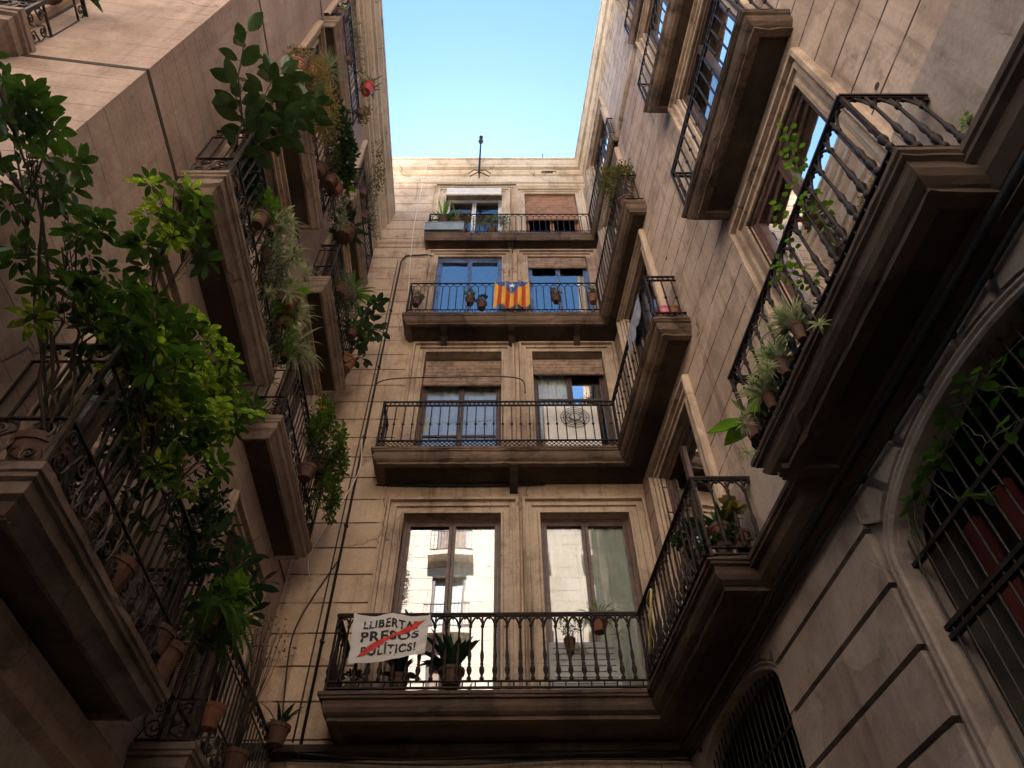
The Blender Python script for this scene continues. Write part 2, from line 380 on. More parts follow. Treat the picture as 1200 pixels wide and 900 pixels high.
SLAB = [(.0, 0), (.0, -.035), (.018, -.045), (.018, -.065), (.05, -.075), (.06, -.115), (.045, -.125), (.05, -.15), (.075, -.19), (.115, -.215), (.135, -.22), (.135, -.26), (.23, -.26), (.24, -.225), (.26, -.225)]
SLABL = [(.0, 0), (.0, -.05), (.015, -.058), (.015, -.085), (.04, -.095), (.045, -.165), (.055, -.17), (.085, -.185), (.125, -.235), (.135, -.25), (.165, -.25), (.17, -.225), (.19, -.225)]
def balcony(parent, path, z, prof=SLAB, mat=None, soff=None, sc=1., si=1., extra=None):
    mb = MB(); pr = [(i * si, z + h * sc) for i, h in prof]; path0 = path; path = []; cor = []
    for i in range(len(path0) - 1):
        a, b = V(path0[i]), V(path0[i + 1]); n = max(1, int((b - a).length / .11)); cor.append(len(path))
        path += [tuple(a.lerp(b, t / n)) for t in range(n)]
    cor.append(len(path)); path.append(tuple(path0[-1]))
    end = mb.sweep(path, pr, XY)
    rg = random.Random(len(path)); k_ = len(pr)
    for i in range(len(path)):
        chip = rg.random() < .12
        for j in range(k_ - 1):
            x, y, q = mb.v[i * k_ + j]; a_ = .0035 + (.012 if chip and j in (0, 1, 8, 9, 10, 11) else 0)
            mb.v[i * k_ + j] = (x + rg.uniform(-1, 1) * a_, y + rg.uniform(-1, 1) * a_, q + rg.uniform(-1, 1) * a_ * .8)
    ex = extra or []; end = [end[i] for i in cor]; n = len(cor) + len(ex)
    mb.add([(x, y, z - .001) for x, y in list(path0) + ex], [tuple(range(n))])
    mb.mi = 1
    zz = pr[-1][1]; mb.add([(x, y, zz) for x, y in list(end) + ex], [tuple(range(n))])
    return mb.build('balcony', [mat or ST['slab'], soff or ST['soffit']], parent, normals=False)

BAL = [(0, .017), (.02, .02), (.05, .02), (.06, .012), (.09, .011), (.12, .019), (.16, .024), (.20, .019), (.23, .011), (.25, .017), (.27, .011), (.31, .014), (.37, .0185), (.43, .014), (.47, .010), (.80, .0085), (.82, .016), (.84, .017), (.86, .009), (1, .009)]
_bal = {}
def baluster_mesh(h):
    k = round(h, 3)
    if k not in _bal:
        mb = MB(); mb.lathe((0, 0, 0), BAL, 8, h, 1.28)
        me = bpy.data.meshes.new('baluster'); me.from_pydata(mb.v, [], mb.f); me.materials.append(CAST)
        me.polygons.foreach_set('use_smooth', [True] * len(me.polygons)); _bal[k] = me
    return _bal[k]
def inset(path, d):
    P = [V(p) for p in path]; out = []
    for i in range(len(P)):
        d0 = (P[i] - P[i - 1]).normalized() if i else None; d1 = (P[i + 1] - P[i]).normalized() if i < len(P) - 1 else None
        d0 = d0 or d1; d1 = d1 or d0
        n0 = V((d0.y, -d0.x)); n1 = V((d1.y, -d1.x)); out.append(P[i] + (n0 + n1) / (1 + n0.dot(n1)) * d)
    return out
def scroll(mb, P, u, z, R, s, flip, r=.0055, turns=1.6, n=15):
    pts = []
    for i in range(n):
        t = i / (n - 1); a = t * turns * 2 * pi; rr = R * (1 - .82 * t)
        pts.append(P(u + s * (rr * cos(a)), z + flip * rr * sin(a)))
    mb.tube(pts, r, 4)
def railing(parent, path, z, h, style, sp=.14, ins=.06, baluster_parts=True):
    pth = inset(path, ins); mb = MB()
    for k in range(len(pth) - 1):
        A, B_ = pth[k], pth[k + 1]; L = (B_ - A).length; d = (B_ - A) / L; nn = V((d.y, -d.x))
        def P(u, zz, v=0): q = A + d * u + nn * v; return (q.x, q.y, z + zz)
        def bar(u0, u1, z0, z1, v): mb.box(u0, u1, -v, v, z0, z1, lambda a, b, c: P(a, c, b))
        n = max(1, round(L / sp)); e = .011
        # posts at the corners
        if k < len(pth) - 2: bar(L - .013, L + .013, 0, h, .013)
        if style == 'turned':
            bar(-e, L + e, h - .022, h, .024); bar(-e, L + e, h - .04, h - .022, .014)
            bar(-e, L + e, .045, .062, .016); bar(-e, L + e, .12, .134, .014)
            for i in range(n + 1):
                u = L * i / n
                if baluster_parts and not (i == n and k < len(pth) - 2):
                    b = bpy.data.objects.new('baluster', baluster_mesh(h - .16)); C.objects.link(b); b.location = P(u + U(-.004, .004), .125, U(-.003, .003)); b.rotation_euler = (U(-.012, .012), U(-.012, .012), U(0, 6)); b.parent = parent
                if i < n:
                    w_ = L / n
                    for sgn in (0, 1):
                        u0 = u + sgn * w_; u1 = u + w_ / 2
                        mb.tube([P(u0, h - .17), P(u0 + (u1 - u0) * .12, h - .125), P(u0 + (u1 - u0) * .45, h - .075), P(u1, h - .038)], .012, 4)
                    mb.tube([P(u + w_ / 2, .06), P(u + w_ / 2, .125)], .008, 4)
                    mb.tube([P(u + w_ / 2, h - .062, -.01), P(u + w_ / 2, h - .062, .01)], .014, 6)
        elif style == 'diamond':
            for zz in (h - .014, h - .105, .175, .04): bar(-e, L + e, zz - .009, zz + .009, .013)
            for i in range(n):
                u = L * (i + .5) / n
                bar(u - .0085, u + .0085, .175, h - .105, .0085)
                mb.lathe(P(u, h * .5 - .02), [(0, .006), (.014, .022), (.03, .022), (.044, .006)], 6)
                for q in (0, .5):
                    u0 = L * (i + q) / n; u1 = L * (i + q + .5) / n
                    for a_, b_ in ((h - .105, h - .014), (.04, .1075), (.1075, .175)):
                        mb.tube([P(u0, a_), P(u1, b_)], .0065, 4); mb.tube([P(u0, b_), P(u1, a_)], .0065, 4)
        elif style == 'ring':
            for zz in (h - .012, .04): bar(-e, L + e, zz - .008, zz + .008, .012)
            bar(-e, L + e, .165, .175, .007); 
            for i in range(n + 1):
                u = L * i / n; w_ = L / n
                if i < n:
                    um = u + w_ / 2
                    bar(um - .0085, um + .0085, .17, h - .14, .0085)
                    mb.tube([P(um, h - .14), P(um - w_ * .32, h - .1), P(um - w_ * .5, h - .02)], .0085, 4)
                    mb.tube([P(um, h - .14), P(um + w_ * .32, h - .1), P(um + w_ * .5, h - .02)], .0085, 4)
                    mb.tube([P(um + w_ * .36 * cos(t * pi / 4), .105 + .056 * sin(t * pi / 4)) for t in range(9)], .008, 4)
        elif style == 'scroll':
            bar(-e, L + e, h - .016, h, .017); bar(-e, L + e, .03, .045, .012); bar(-e, L + e, .345, .357, .010); bar(-e, L + e, h - .155, h - .145, .008)
            for i in range(n + 1):
                u = L * i / n; bar(u - .0075, u + .0075, .35, h - .15, .0075)
            m = max(1, round(L / .34)); w_ = L / m
            for i in range(m):
                u = w_ * (i + .5); q = w_ / .42
                scroll(mb, P, u - w_ * .24, .25, .08 * q, 1, 1, .008); scroll(mb, P, u + w_ * .24, .135, .08 * q, -1, -1, .008)
                mb.tube([P(u - w_ * .24 + .08 * q, .25), P(u - .01, .21), P(u + .01, .18), P(u + w_ * .24 - .08 * q, .135)], .009, 4)
                scroll(mb, P, u + w_ * .26, .285, .052 * q, 1, 1, .007); scroll(mb, P, u - w_ * .26, .1, .052 * q, -1, -1, .007)
                for sg in (-1, 1):
                    mb.tube([P(u + sg * w_ * .49, .05), P(u + sg * w_ * .4, .12), P(u + sg * w_ * .45, .2), P(u + sg * w_ * .4, .28), P(u + sg * w_ * .49, .34)], .008, 4)
                mb.tube([P(u - .1 * q, .05), P(u - .03, .09), P(u - .02, .13), P(u - .1, .17)], .0075, 4)
                mb.tube([P(u + .1 * q, .34), P(u + .03, .3), P(u + .02, .26), P(u + .1, .22)], .0075, 4)
            m = max(1, round(L / .13)); w_ = L / m
            for i in range(m):
                scroll(mb, P, w_ * (i + .5), h - .08, .055, 1 if i % 2 else -1, 1, .0075, 1.3, 11)
    return mb.build('railing', CAST if style == 'turned' else (IRONL if style == 'scroll' else IRON), parent)

# ---- corner building -------------------------------------------------------
LV = [(5.38, 8.46), (9.27, 12.30), (12.88, 15.76), (16.38, 18.90)]
BX = [(-1.48, -.07), (.5, 1.8)]; RX = [(6.12, 7.55), (2.2, 3.65)]
wall(corner, BK, -1.80, 2.4, 5.05, 20.2, [(a, b, z0, z1) for z0, z1 in LV for a, b in BX], ST['backp'])
qb = MB(); qb.box(-3.4, -1.8, -.25, .022, 5.05, 20.2, BK); qb.build('corner_pilaster', ST['back'], corner)
wall(corner, RT, -7, 8.3, 5.05, 20.2, [(a, b, z0, z1) for z0, z1 in LV for a, b in RX], ST['right'])
body = MB()
body.box(-4, 14, 9.9, 16, 0, 20.2); body.box(5.2, 14, -8, 9.9, 0, 20.2)
body.box(-4, 14, 8.32, 16.1, 20.2, 20.45); body.box(2.12, 14.1, -8, 8.3, 20.2, 20.45, lambda x, y, z: (x + (8.3 - y) * TR if x < 5 else x, y, z))
body.box(-3.6, 5, 8.8, 16, 0, 4.9); body.box(-3.8, -3.45, 8.3, 16, 0, 20.2)
for z in (8.9, 12.5, 16.0): body.box(-3.4, 2.5, 8.65, 9.9, z, z + .1)
body.build('rear_mass', ST['opp'], corner)
# surrounds
for k, (z0, z1) in enumerate(LV):
    for i, (a, b) in enumerate(BX): surround(corner, BK, a, b, z0, z1, .27 - .02 * k, ST['trim'] if k < 3 else ST['cornice'])
    for a, b in RX: surround(corner, RT, b, a, z0, z1, .25, ST['trim'])
# windows, back
window(corner, BK, *BX[0], *LV[0], WOODB, GL2, (CURTW, .5, .95), din=.14)
window(corner, BK, *BX[1], *LV[0], WOODB, GL, CURT, din=.14)
window(corner, BK, *BX[0], *LV[1], WOODD, GL2, CURTW, BLIND, .82, rail=(.33, .62), din=.17, blind_off=.09)
window(corner, BK, *BX[1], *LV[1], WOODD, GL, (CURTW, 0, .52), BLIND, .56, rail=(.62,), din=.15, blind_off=.06)
window(corner, BK, *BX[0], *LV[2], BLUEF, GL3, rail=(), din=.06)
window(corner, BK, *BX[1], *LV[2], BLUEF, GL3, None, BLIND, .42, din=.07, blind_off=.01)
window(corner, BK, *BX[0], *LV[3], WHITEP, GL2, None, WHITEP, .38, blind_off=-.18)
window(corner, BK, *BX[1], *LV[3], BLINDR, GL, None, BLINDR, 1.25)
for k in range(4):
    window(corner, RT, *RX[0], *LV[k], WOODB if k == 0 else WOODD, GL2, (CURT, 0, .6) if k < 2 else None, din=.08)
    window(corner, RT, *RX[1], *LV[k], WOODB if k == 0 else WOODD, GL3, None, din=.05, skew=-.012)

LV_B = [(.67, 7.46, -2.0, 5.14, .95, 'turned', 1.54, 4.0), (.48, 7.69, -2.0, 5.36, 1.07, 'diamond', 1.75, 3.95),
        (.37, 7.77, -1.93, 5.5, 1.10, 'ring', 1.8, 4.03), (.17, 8.0, -1.83, 5.72, 1.0, 'ring', 1.8, 3.98)]
for k, (dR, YF, XL, YN, h, sty, yb0, yb1) in enumerate(LV_B):
    z = LV[k][0] - (.0 if k == 0 else .02)
    xr = RT(YF, dR, 0)[0]
    path = [RT(YN, 0, 0)[:2], RT(YN, dR, 0)[:2], (xr, YF), (XL, YF), (XL, 8.3)]
    si = (1, .8, .65, .34)[k]
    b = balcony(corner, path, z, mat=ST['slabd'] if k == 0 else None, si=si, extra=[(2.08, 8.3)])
    railing(b, path, z, h, sty, .138 if k == 0 else .142)
    p2 = [RT(yb0, 0, 0)[:2], RT(yb0, dR + .0, 0)[:2], RT(yb1, dR, 0)[:2], RT(yb1, 0, 0)[:2]]
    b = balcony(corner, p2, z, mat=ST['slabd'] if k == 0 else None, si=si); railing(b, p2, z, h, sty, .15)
    # brackets under the back run
    if k:
        for x in ((-1.15, .12, 1.35) if k == 2 else (.12,)):
            br = MB(); zz = z - .24; D = 8.3 - YF - .12
            br.prism([(0, zz), (D, zz), (D, zz - .035), (D * .8, zz - .06), (D * .5, zz - .07), (D * .3, zz - .12), (.06, zz - .16), (0, zz - .17)], x - .06, x + .06, lambda o, s, zt: BK(s, o, zt))
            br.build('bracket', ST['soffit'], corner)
# string courses
def course(parent, fr, s0, s1, prof, mat, name='string_course'):
    mb = MB(); n = len(prof)
    mb.add([fr(s, o, z) for s in (s0, s1) for o, z in prof], [(i, i + 1, n + i + 1, n + i) for i in range(n - 1)] + [tuple(range(n)), tuple(range(2 * n - 1, n - 1, -1))])
    return mb.build(name, mat, parent)
course(corner, RT, -7, 8.29, [(0, 5.374), (.33, 5.374), (.33, 5.33), (.31, 5.32), (.31, 5.29), (.26, 5.27), (.24, 5.2), (.17, 5.14), (.14, 5.13), (.14, 5.05), (.05, 5.03), (0, 5.03)], ST['slabd'])
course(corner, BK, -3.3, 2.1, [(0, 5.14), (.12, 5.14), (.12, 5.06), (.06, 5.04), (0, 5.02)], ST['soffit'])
course(corner, BK, -3.3, -1.85, [(.03, 16.36), (.09, 16.36), (.10, 16.3), (.05, 16.26), (.04, 16.18), (0, 16.16)], ST['trim'])
course(corner, RT, -7, 8.29, [(0, 16.3), (.06, 16.3), (.07, 16.24), (.03, 16.18), (0, 16.16)], ST['trim'])
# plinth band of the right side, as slabs of stone
pm = MB(); e = -7.
for y1 in (-5.1, -3.6, -2.1, -.6, .62, 1.9):
    pm.box(e, y1 - .008, -.02, .055, 5.376, 6.52, RT); e = y1
pm.build('plinth_band', ST['plinth'], corner); pm = MB(); pm.box(3.95, 5.9, -.02, .055, 5.376, 6.52, RT); pm.build('plinth_band', ST['plinth'], corner); pm = MB()
pm.box(1.9, 2.2 - .26, -.02, .052, 5.376, 6.515, RT)
pm.build('plinth_band', ST['plinth'], corner)
# crowning cornice
cpath = [(RT(-7, .0, 0)[0] - .17, -7), (RT(8.04, .21, 0)[0], 8.04), (-3.6, 8.04)]
def inv(prof, top): return [(top - o, z) for o, z in prof]
cp = [(0, 20.6), (0, 20.54), (.05, 20.53), (.05, 20.49), (.02, 20.48), (.03, 20.42), (.07, 20.34), (.10, 20.32), (.10, 20.28), (.06, 20.27), (.06, 20.14), (.15, 20.13), (.15, 20.05), (.11, 20.04), (.12, 19.98), (.17, 19.92), (.225, 19.91), (.225, 19.52), (.18, 19.51), (.18, 19.45), (.22, 19.44), (.24, 19.38), (.27, 19.37)]
cm = MB(); cm.sweep([(x, y) for x, y in cpath], [(i, z) for i, z in cp], XY)
cm.add([(cpath[0][0], -7, 20.6), (cpath[1][0], 8.04, 20.6), (-3.6, 8.04, 20.6), (-3.6, 9, 20.6), (6, 9, 20.6), (6, -7, 20.6)], [(0, 1, 4, 5), (1, 2, 3, 4)])
cm.build('cornice', ST['cornice'], corner, normals=False)
# lower storey: ashlar of the right side with two arches
RL = lambda s, o, z: RT(s, o + .03, z)
lw = MB(); z1 = 5.05
lw.box(-7, 1.6, -.2, -.03, 0, z1, RL); lw.box(3.85, 5.8, -.2, -.03, 0, z1, RL); lw.box(8.2, 8.6, -.2, -.03, 0, z1, RL)
def arch(s, a, b, zs, rise): t = (2 * s - a - b) / (b - a); return zs + rise * sqrt(max(0, 1 - t * t)) if True else 0
A1 = (5.8, 8.2, 4.58, .40); A2 = (1.6, 3.85, 4.38, .46)
for (a, b, zs, rise) in (A1, A2):
    N = 24
    for i in range(N):
        s0 = a + (b - a) * i / N; s1 = a + (b - a) * (i + 1) / N; zA, zB = arch(s0, a, b, zs, rise), arch(s1, a, b, zs, rise)
        lw.add([RL(s0, -.03, zA), RL(s1, -.03, zB), RL(s1, -.03, z1), RL(s0, -.03, z1)], [(0, 1, 2, 3)])
        lw.add([RL(s0, -.03, zA), RL(s1, -.03, zB), RL(s1, -.2, zB), RL(s0, -.2, zA)], [(0, 1, 2, 3)])
lw.build('lower_wall', ST['lower'], corner)
bl = MB(); zz = [5.035, 4.72, 4.29, 3.86, 3.43, 3.0, 2.57, 2.14, 1.7, 1.2, .7, .1]
for i in range(len(zz) - 1):
    t, b_ = zz[i], zz[i + 1]
    if i == 0: t = 5.03
    bl.prism([(3.98, b_ + .022), (5.78, b_ + .022), (5.78, t - .022), (3.98, t - .022)], -.029, .03, RL)
    e = -7.
    for y1 in ((-5.5, -3.9, -2.3, -.7, 1.5) if i % 2 else (-4.8, -3.2, -1.6, .1, 1.5)):
        bl.box(e, y1 - .03, -.029, .012, b_ + .018, t - .018, RL); e = y1
# voussoirs of both arches
def voussoirs(mb, a, b, zs, rise, n, g=.05):
    c = (a + b) / 2; lo, hi = (20, 160)
    for i in range(n):
        t0, t1 = rd(lo + (hi - lo) * i / n), rd(lo + (hi - lo) * (i + 1) / n)
        def pt(t, out):
            s = c + (b - a) / 2 * cos(t); z_ = zs + rise * sin(t)
            if not out: return (s, z_ + .085)
            k = (5.03 - z_) / max(.2, sin(t) * 1.15)
            return (s + cos(t) * k * .55, 5.03)
        q = [pt(t0, 0), pt((t0 + t1) / 2, 0), pt(t1, 0), pt(t1, 1), pt(t0, 1)]
        cs = sum(p[0] for p in q) / 5; cz = sum(p[1] for p in q) / 5
        q = [(cs + (p[0] - cs) * (1 - g / .22), cz + (p[1] - cz) * (1 - g / .3)) for p in q]
        mb.prism(q, -.029, .03, RL)
voussoirs(bl, *A1, 7); voussoirs(bl, *A2, 7)
bl.build('stone_facing', ST['lower'], corner)
am = MB()
for (a, b, zs, rise) in (A1, A2):
    pts = [(a, 0)] + [(a + (b - a) * (1 - cos(pi * i / 28)) / 2, arch(a + (b - a) * (1 - cos(pi * i / 28)) / 2, a, b, zs, rise)) for i in range(29)] + [(b, 0)]
    am.sweep(pts, [(.002, -.05), (.002, .0), (-.012, .02), (-.03, .02), (-.035, .0), (-.045, .0), (-.06, .022), (-.075, .022), (-.08, -.03)], lambda x, y, h: RL(x, h, y))
am.build('arch_moulding', ST['lower'], corner)
# dark insides and gratings of the arches
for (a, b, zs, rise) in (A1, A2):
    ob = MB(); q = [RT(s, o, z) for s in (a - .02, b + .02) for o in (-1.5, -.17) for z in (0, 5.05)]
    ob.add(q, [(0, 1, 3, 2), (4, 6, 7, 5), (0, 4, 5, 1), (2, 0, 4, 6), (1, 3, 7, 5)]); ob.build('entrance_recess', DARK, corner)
    gm = MB(); n = int((b - a) / .105)
    for i in range(n):
        s = a + (b - a) * (i + .5) / n; gm.tube([RT(s, -.06, .1), RT(s, -.06, arch(s, a, b, zs, rise))], .008, 6)
    for z_ in (4.34, 3.9, 3.84, 2.4, 1.0): gm.box(a, b, -.085, -.045, z_ - .015, z_ + .015, RT)
    gm.build('window_grille', IRON, corner)
rb = MB()
for s in (1.9, 2.35, 2.75, 3.2, 3.55): rb.box(s, s + .14, -.4, -.36, .3, 4.5, RT)
rb.build('entrance_boards', plain('faded red boards', (.09, .012, .01), .7), corner)
# lower storey of the end wall
lb = MB(); lb.box(-3.3, 2.3, -.35, -.03, 0, 5.05, BK); e = -3.3
for x in (-2.4, -1.8, -1.25, -.63, -.08, .5, 1.1, 1.7, 2.2):
    lb.box(e, x - .02, -.031, .0, 4.4, 5.0, BK); lb.box(e, x - .02, -.031, .0, 3.6, 4.37, BK); e = x
lb.build('lower_wall', ST['right'], corner)

# ---- left building ---------------------------------------------------------
LZ = [(4.05, 6.42), (7.42, 9.85), (10.6, 12.92), (13.6, 15.75)]
LX = [(3.05, 4.2), (5.95, 7.2)]
wall(leftb, LF, Y0, 8.3, 3.6, 17.2, [(a, b, z0, z1) for z0, z1 in LZ for a, b in LX], ST['left'])
wall(leftb, SD, 0, 12, 3.6, 17.2, [(1.35, 2.4, z0, z1) for z0, z1 in LZ], ST['left'])
wall(leftb, LF, Y0, 8.3, 0, 3.6, [(2.9, 4.6, 0, 3.1), (5.6, 7.3, 0, 3.1)], ST['lower'])
wall(leftb, SD, 0, 12, 0, 3.6, [], ST['lower'])
bd = MB(); bd.box(-16, -4.4, 3.1, 12, 0, 17.3); bd.box(-16, -3.02, 1.75, 12, 17.2, 17.4, lambda x, y, z: (x + (.3 if x > -5 and y < 5 else 0), y - (1.2 if x < -10 and y < 3 else 0), z))
bd.build('rear_mass', ST['opp'], leftb)
for k, (z0, z1) in enumerate(LZ):
    for a, b in LX:
        mb_ = surround(leftb, LF, b, a, z0, z1, .24, ST['trim'])
        window(leftb, LF, a, b, z0, z1, WOODD, GL, (CURT, .3, 1) if k % 2 else None, rail=(.35, .68))
    surround(leftb, SD, 2.4, 1.35, z0, z1, .24, ST['trim']); window(leftb, SD, 1.35, 2.4, z0, z1, WOODD, GL)
LB_ = [(.50, 4.05, (2.55, 4.85), (5.6, 7.95)), (.41, 7.42, (2.57, 4.85), (5.36, 7.72)), (.33, 10.6, (2.72, 4.78), (5.58, 7.7)), (.27, 13.6, (2.86, 4.68), (5.66, 7.6))]
for k, (dp, z, *spans) in enumerate(LB_):
    for a, b in spans:
        path = [LF(b, 0, 0)[:2], LF(b, dp, 0)[:2], LF(a, dp, 0)[:2], LF(a, 0, 0)[:2]]
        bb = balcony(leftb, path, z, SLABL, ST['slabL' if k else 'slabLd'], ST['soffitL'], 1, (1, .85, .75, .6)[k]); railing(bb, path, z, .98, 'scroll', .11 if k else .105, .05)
    if k:
        course(leftb, LF, Y0 - .0, 8.29, [(0, z - .01), (.012, z - .01), (.012, z - .03), (0, z - .03)], ST['trim'], 'shadow_joint') if False else None
# grooves at floor level, drawn as thin dark strips laid on the wall face
gd = MB()
for z in (7.30, 10.42, 13.45):
    for fr, s0, s1 in ((LF, Y0, 8.28), (SD, 0, 12)): gd.box(s0, s1, -.0, .004, z - .024, z + .024, fr)
gd.build('dark_joint', DARK, leftb)
lc = [(8.29, 0)]
c0 = [LF(8.29, .28, 0)[:2], LF(Y0 - .24, .28, 0)[:2], SD(12, .28, 0)[:2]]
lp = [(0, 17.88), (0, 17.8), (.05, 17.79), (.05, 17.74), (.015, 17.73), (.03, 17.64), (.09, 17.56), (.12, 17.55), (.12, 17.48), (.08, 17.47), (.08, 17.3), (.16, 17.29), (.16, 17.18), (.12, 17.17), (.13, 17.08), (.2, 16.98), (.22, 16.97), (.22, 16.62), (.17, 16.61), (.17, 16.5), (.23, 16.49), (.23, 16.28), (.2, 16.27), (.2, 16.2), (.285, 16.17)]
cm = MB(); cm.sweep(c0, lp, XY)
cm.add([(c0[0][0], 8.29, 17.88), (c0[1][0], c0[1][1], 17.88), (c0[2][0], c0[2][1], 17.88), (-15, 8.29, 17.88)], [(0, 1, 2, 3)])
cm.build('cornice', ST['cornice'], leftb, normals=False)
course(leftb, LF, Y0, 8.28, [(0, 3.78), (.12, 3.78), (.12, 3.72), (.07, 3.66), (.07, 3.56), (0, 3.5)], ST['slabL'])
# side-street balcony at the top left
sp_ = [SD(.85, 0, 0)[:2], SD(.85, .3, 0)[:2], SD(2.9, .3, 0)[:2], SD(2.9, 0, 0)[:2]]
bb = balcony(leftb, sp_, 7.42, SLABL, ST['slabL'], ST['soffitL']); railing(bb, sp_, 7.42, .98, 'scroll', .11, .05)

# ---- opposite building, sunlit, mirrored in the panes ------------------------
OP = lambda s, o, z: (s, -6.0 + o, z)
ops = [(x, x + 1.2, z, z + 2.4) for z in (1, 4.6, 8.2, 11.8, 15.2, 18.4) for x in (-8.5, -5.6, -2.7, .2, 3.1)]
wall(oppb, OP, -14, 9, 0, 22, ops, ST['opp'], .25)
for (a, b, c, d) in ops:
    mb = MB(); mb.box(a, a + .1, -.2, -.1, c, d, OP); mb.box(b - .1, b, -.2, -.1, c, d, OP); mb.box(a + .55, a + .65, -.2, -.1, c, d, OP); mb.box(a + .1, b - .1, -.2, -.1, d - .1, d, OP)
    wn = mb.build('window', WOODD, oppb); q = MB(); q.add([OP(a, -.22, c), OP(b, -.22, c), OP(b, -.22, d), OP(a, -.22, d)], [(0, 1, 2, 3)]); q.build('shutter', BLIND if (a + c) % 2 > 1 else CURT, wn)
    if c > 3:
        mb = MB(); mb.box(a - .25, b + .25, 0, .5, c - .2, c, OP); sl_ = mb.build('balcony', ST['opp'], oppb)
        mb = MB(); mb.box(a - .22, b + .22, .44, .47, c + .93, c + .97, OP); mb.box(a - .22, b + .22, .44, .47, c + .08, c + .11, OP)
        for i in range(14): s = a - .2 + (b - a + .4) * i / 13; mb.box(s - .008, s + .008, .447, .463, c, c + .95, OP)
        mb.build('railing', IRON, sl_)
mb = MB(); mb.box(-14, 9, -8, .35, 22, 22.3, OP); mb.box(-14, 9, -8, -7.6, 0, 22, OP); mb.build('roof', ST['opp'], oppb)
#PLANTS
# ------------------------------------------------------------------ plants
def frame_of(d, up=V((0, 0, 1))):
    d = d.normalized(); s = d.cross(up)
    if s.length < 1e-3: s = d.cross(V((1, 0, 0)))
    s.normalize(); return d, s, s.cross(d)
def leaf(mb, p, d, L, W, droop=.3, n=4, fold=.25, shape='oval', roll=None):
    """one leaf blade: folded along its midrib and drooping to the tip"""
    d, s, u = frame_of(d)
    a = U(-.5, .5) if roll is None else roll
    s, u = s * cos(a) + u * sin(a), u * cos(a) - s * sin(a)
    vs = []; q = V(p)
    for i in range(n + 1):
        t = i / n
        if shape == 'oval': w_ = W * .5 * sin(pi * min(1, .04 + .96 * t)) ** .75
        elif shape == 'strap': w_ = W * .5 * (1 - t ** 3) * (.7 + .3 * sin(pi * t))
        else: w_ = W * .5 * (sin(pi * (t ** .75)) ** .8)
        w_ = max(w_, W * .02)
        vs += [q + s * w_ + u * w_ * fold, q.copy(), q - s * w_ + u * w_ * fold]
        dd = (d - V((0, 0, 1)) * droop * t * 1.6).normalized(); q = q + dd * (L / n)
    fs = []
    for i in range(n): b = i * 3; fs += [(b, b + 1, b + 4, b + 3), (b + 1, b + 2, b + 5, b + 4)]
    mb.add(vs, fs)
def rnd(zmin=-1., zmax=1.):
    z = U(zmin, zmax); a = U(0, 2 * pi); r = sqrt(max(0, 1 - z * z)); return V((r * cos(a), r * sin(a), z))
def curve(p, q, bow=(0, 0, 0), n=8, wob=.02):
    p, q, bow = V(p), V(q), V(bow)
    return [p.lerp(q, i / n) + bow * sin(pi * i / n) + (rnd() * wob if 0 < i < n else V()) for i in range(n + 1)]
DPOT = plain('old brown pot', (.10, .05, .035), .8)
POT = [(0, .6), (.02, .64), (.8, .92), (.8, 1.0), (1, 1.03), (1, .9), (.88, .86)]
def pot(root, c, r=.11, h=.18, mat=None):
    mb = MB(); mb.lathe(c, [(z * h, q * r) for z, q in POT], 16)
    return mb.build('pot', mat or random.choice((DPOT, DPOT, DPOT, DPOT, TERRA)), root, smooth=False)
def plant(kind, label, cat='potted plant', group=None): return thing(kind, label, cat, group)
def fin(root, fol, lm, stem=None, sm=None, name='foliage'):
    if fol.f: fol.build(name, lm, root, smooth=True, normals=False)
    if stem and stem.f: stem.build('stem', sm or STEM, root, smooth=True)
    return root

def schefflera(label, base, tips, lm, spread=.5, dens=26, LL=.12, group=None, potr=.15, bright=.3, lm2=None):
    r = plant('umbrella_plant', label, group=group); f = MB(); st = MB(); base = V(base)
    pot(r, base, potr, .24); b0 = base + V((0, 0, .2))
    for tip, rad in tips:
        tip = V(tip); pts = curve(b0 + rnd() * .04, tip, (U(-.08, .08), U(-.08, .08), .1), 9, .03); st.tube(pts, .011, 6, .005)
        for k in range(int(dens * (rad / .35) ** 2)):
            o = rnd(-.8, 1); c = tip + V((o.x, o.y, o.z * 1.1)) * rad * 1.3 * U(.25, 1) ** .6
            st.tube([pts[-3] if U(0, 1) < .5 else pts[-2], (tip + c) / 2 + V((0, 0, -.02)), c], .0035, 3)
            f.mi = 1 if U(0, 1) < bright else 0
            ax = (rnd(-.2, 1) * .6 + o * .5 + V((0, 0, .5))).normalized(); n = random.choice((7, 8, 8, 9))
            _, s, u = frame_of(ax, V((0, 1, .1))); ph = U(0, 6); sc = U(.75, 1.15)
            for j in range(n):
                a = ph + 2 * pi * j / n; d = (s * cos(a) + u * sin(a) + ax * U(-.05, .35))
                leaf(f, c + d.normalized() * .025, d, LL * sc * U(.85, 1.1), LL * .42 * sc, U(.1, .45), 5, U(.1, .35), 'oval', 0)
    return fin(r, f, [lm, lm2 or L_SCHV], st)
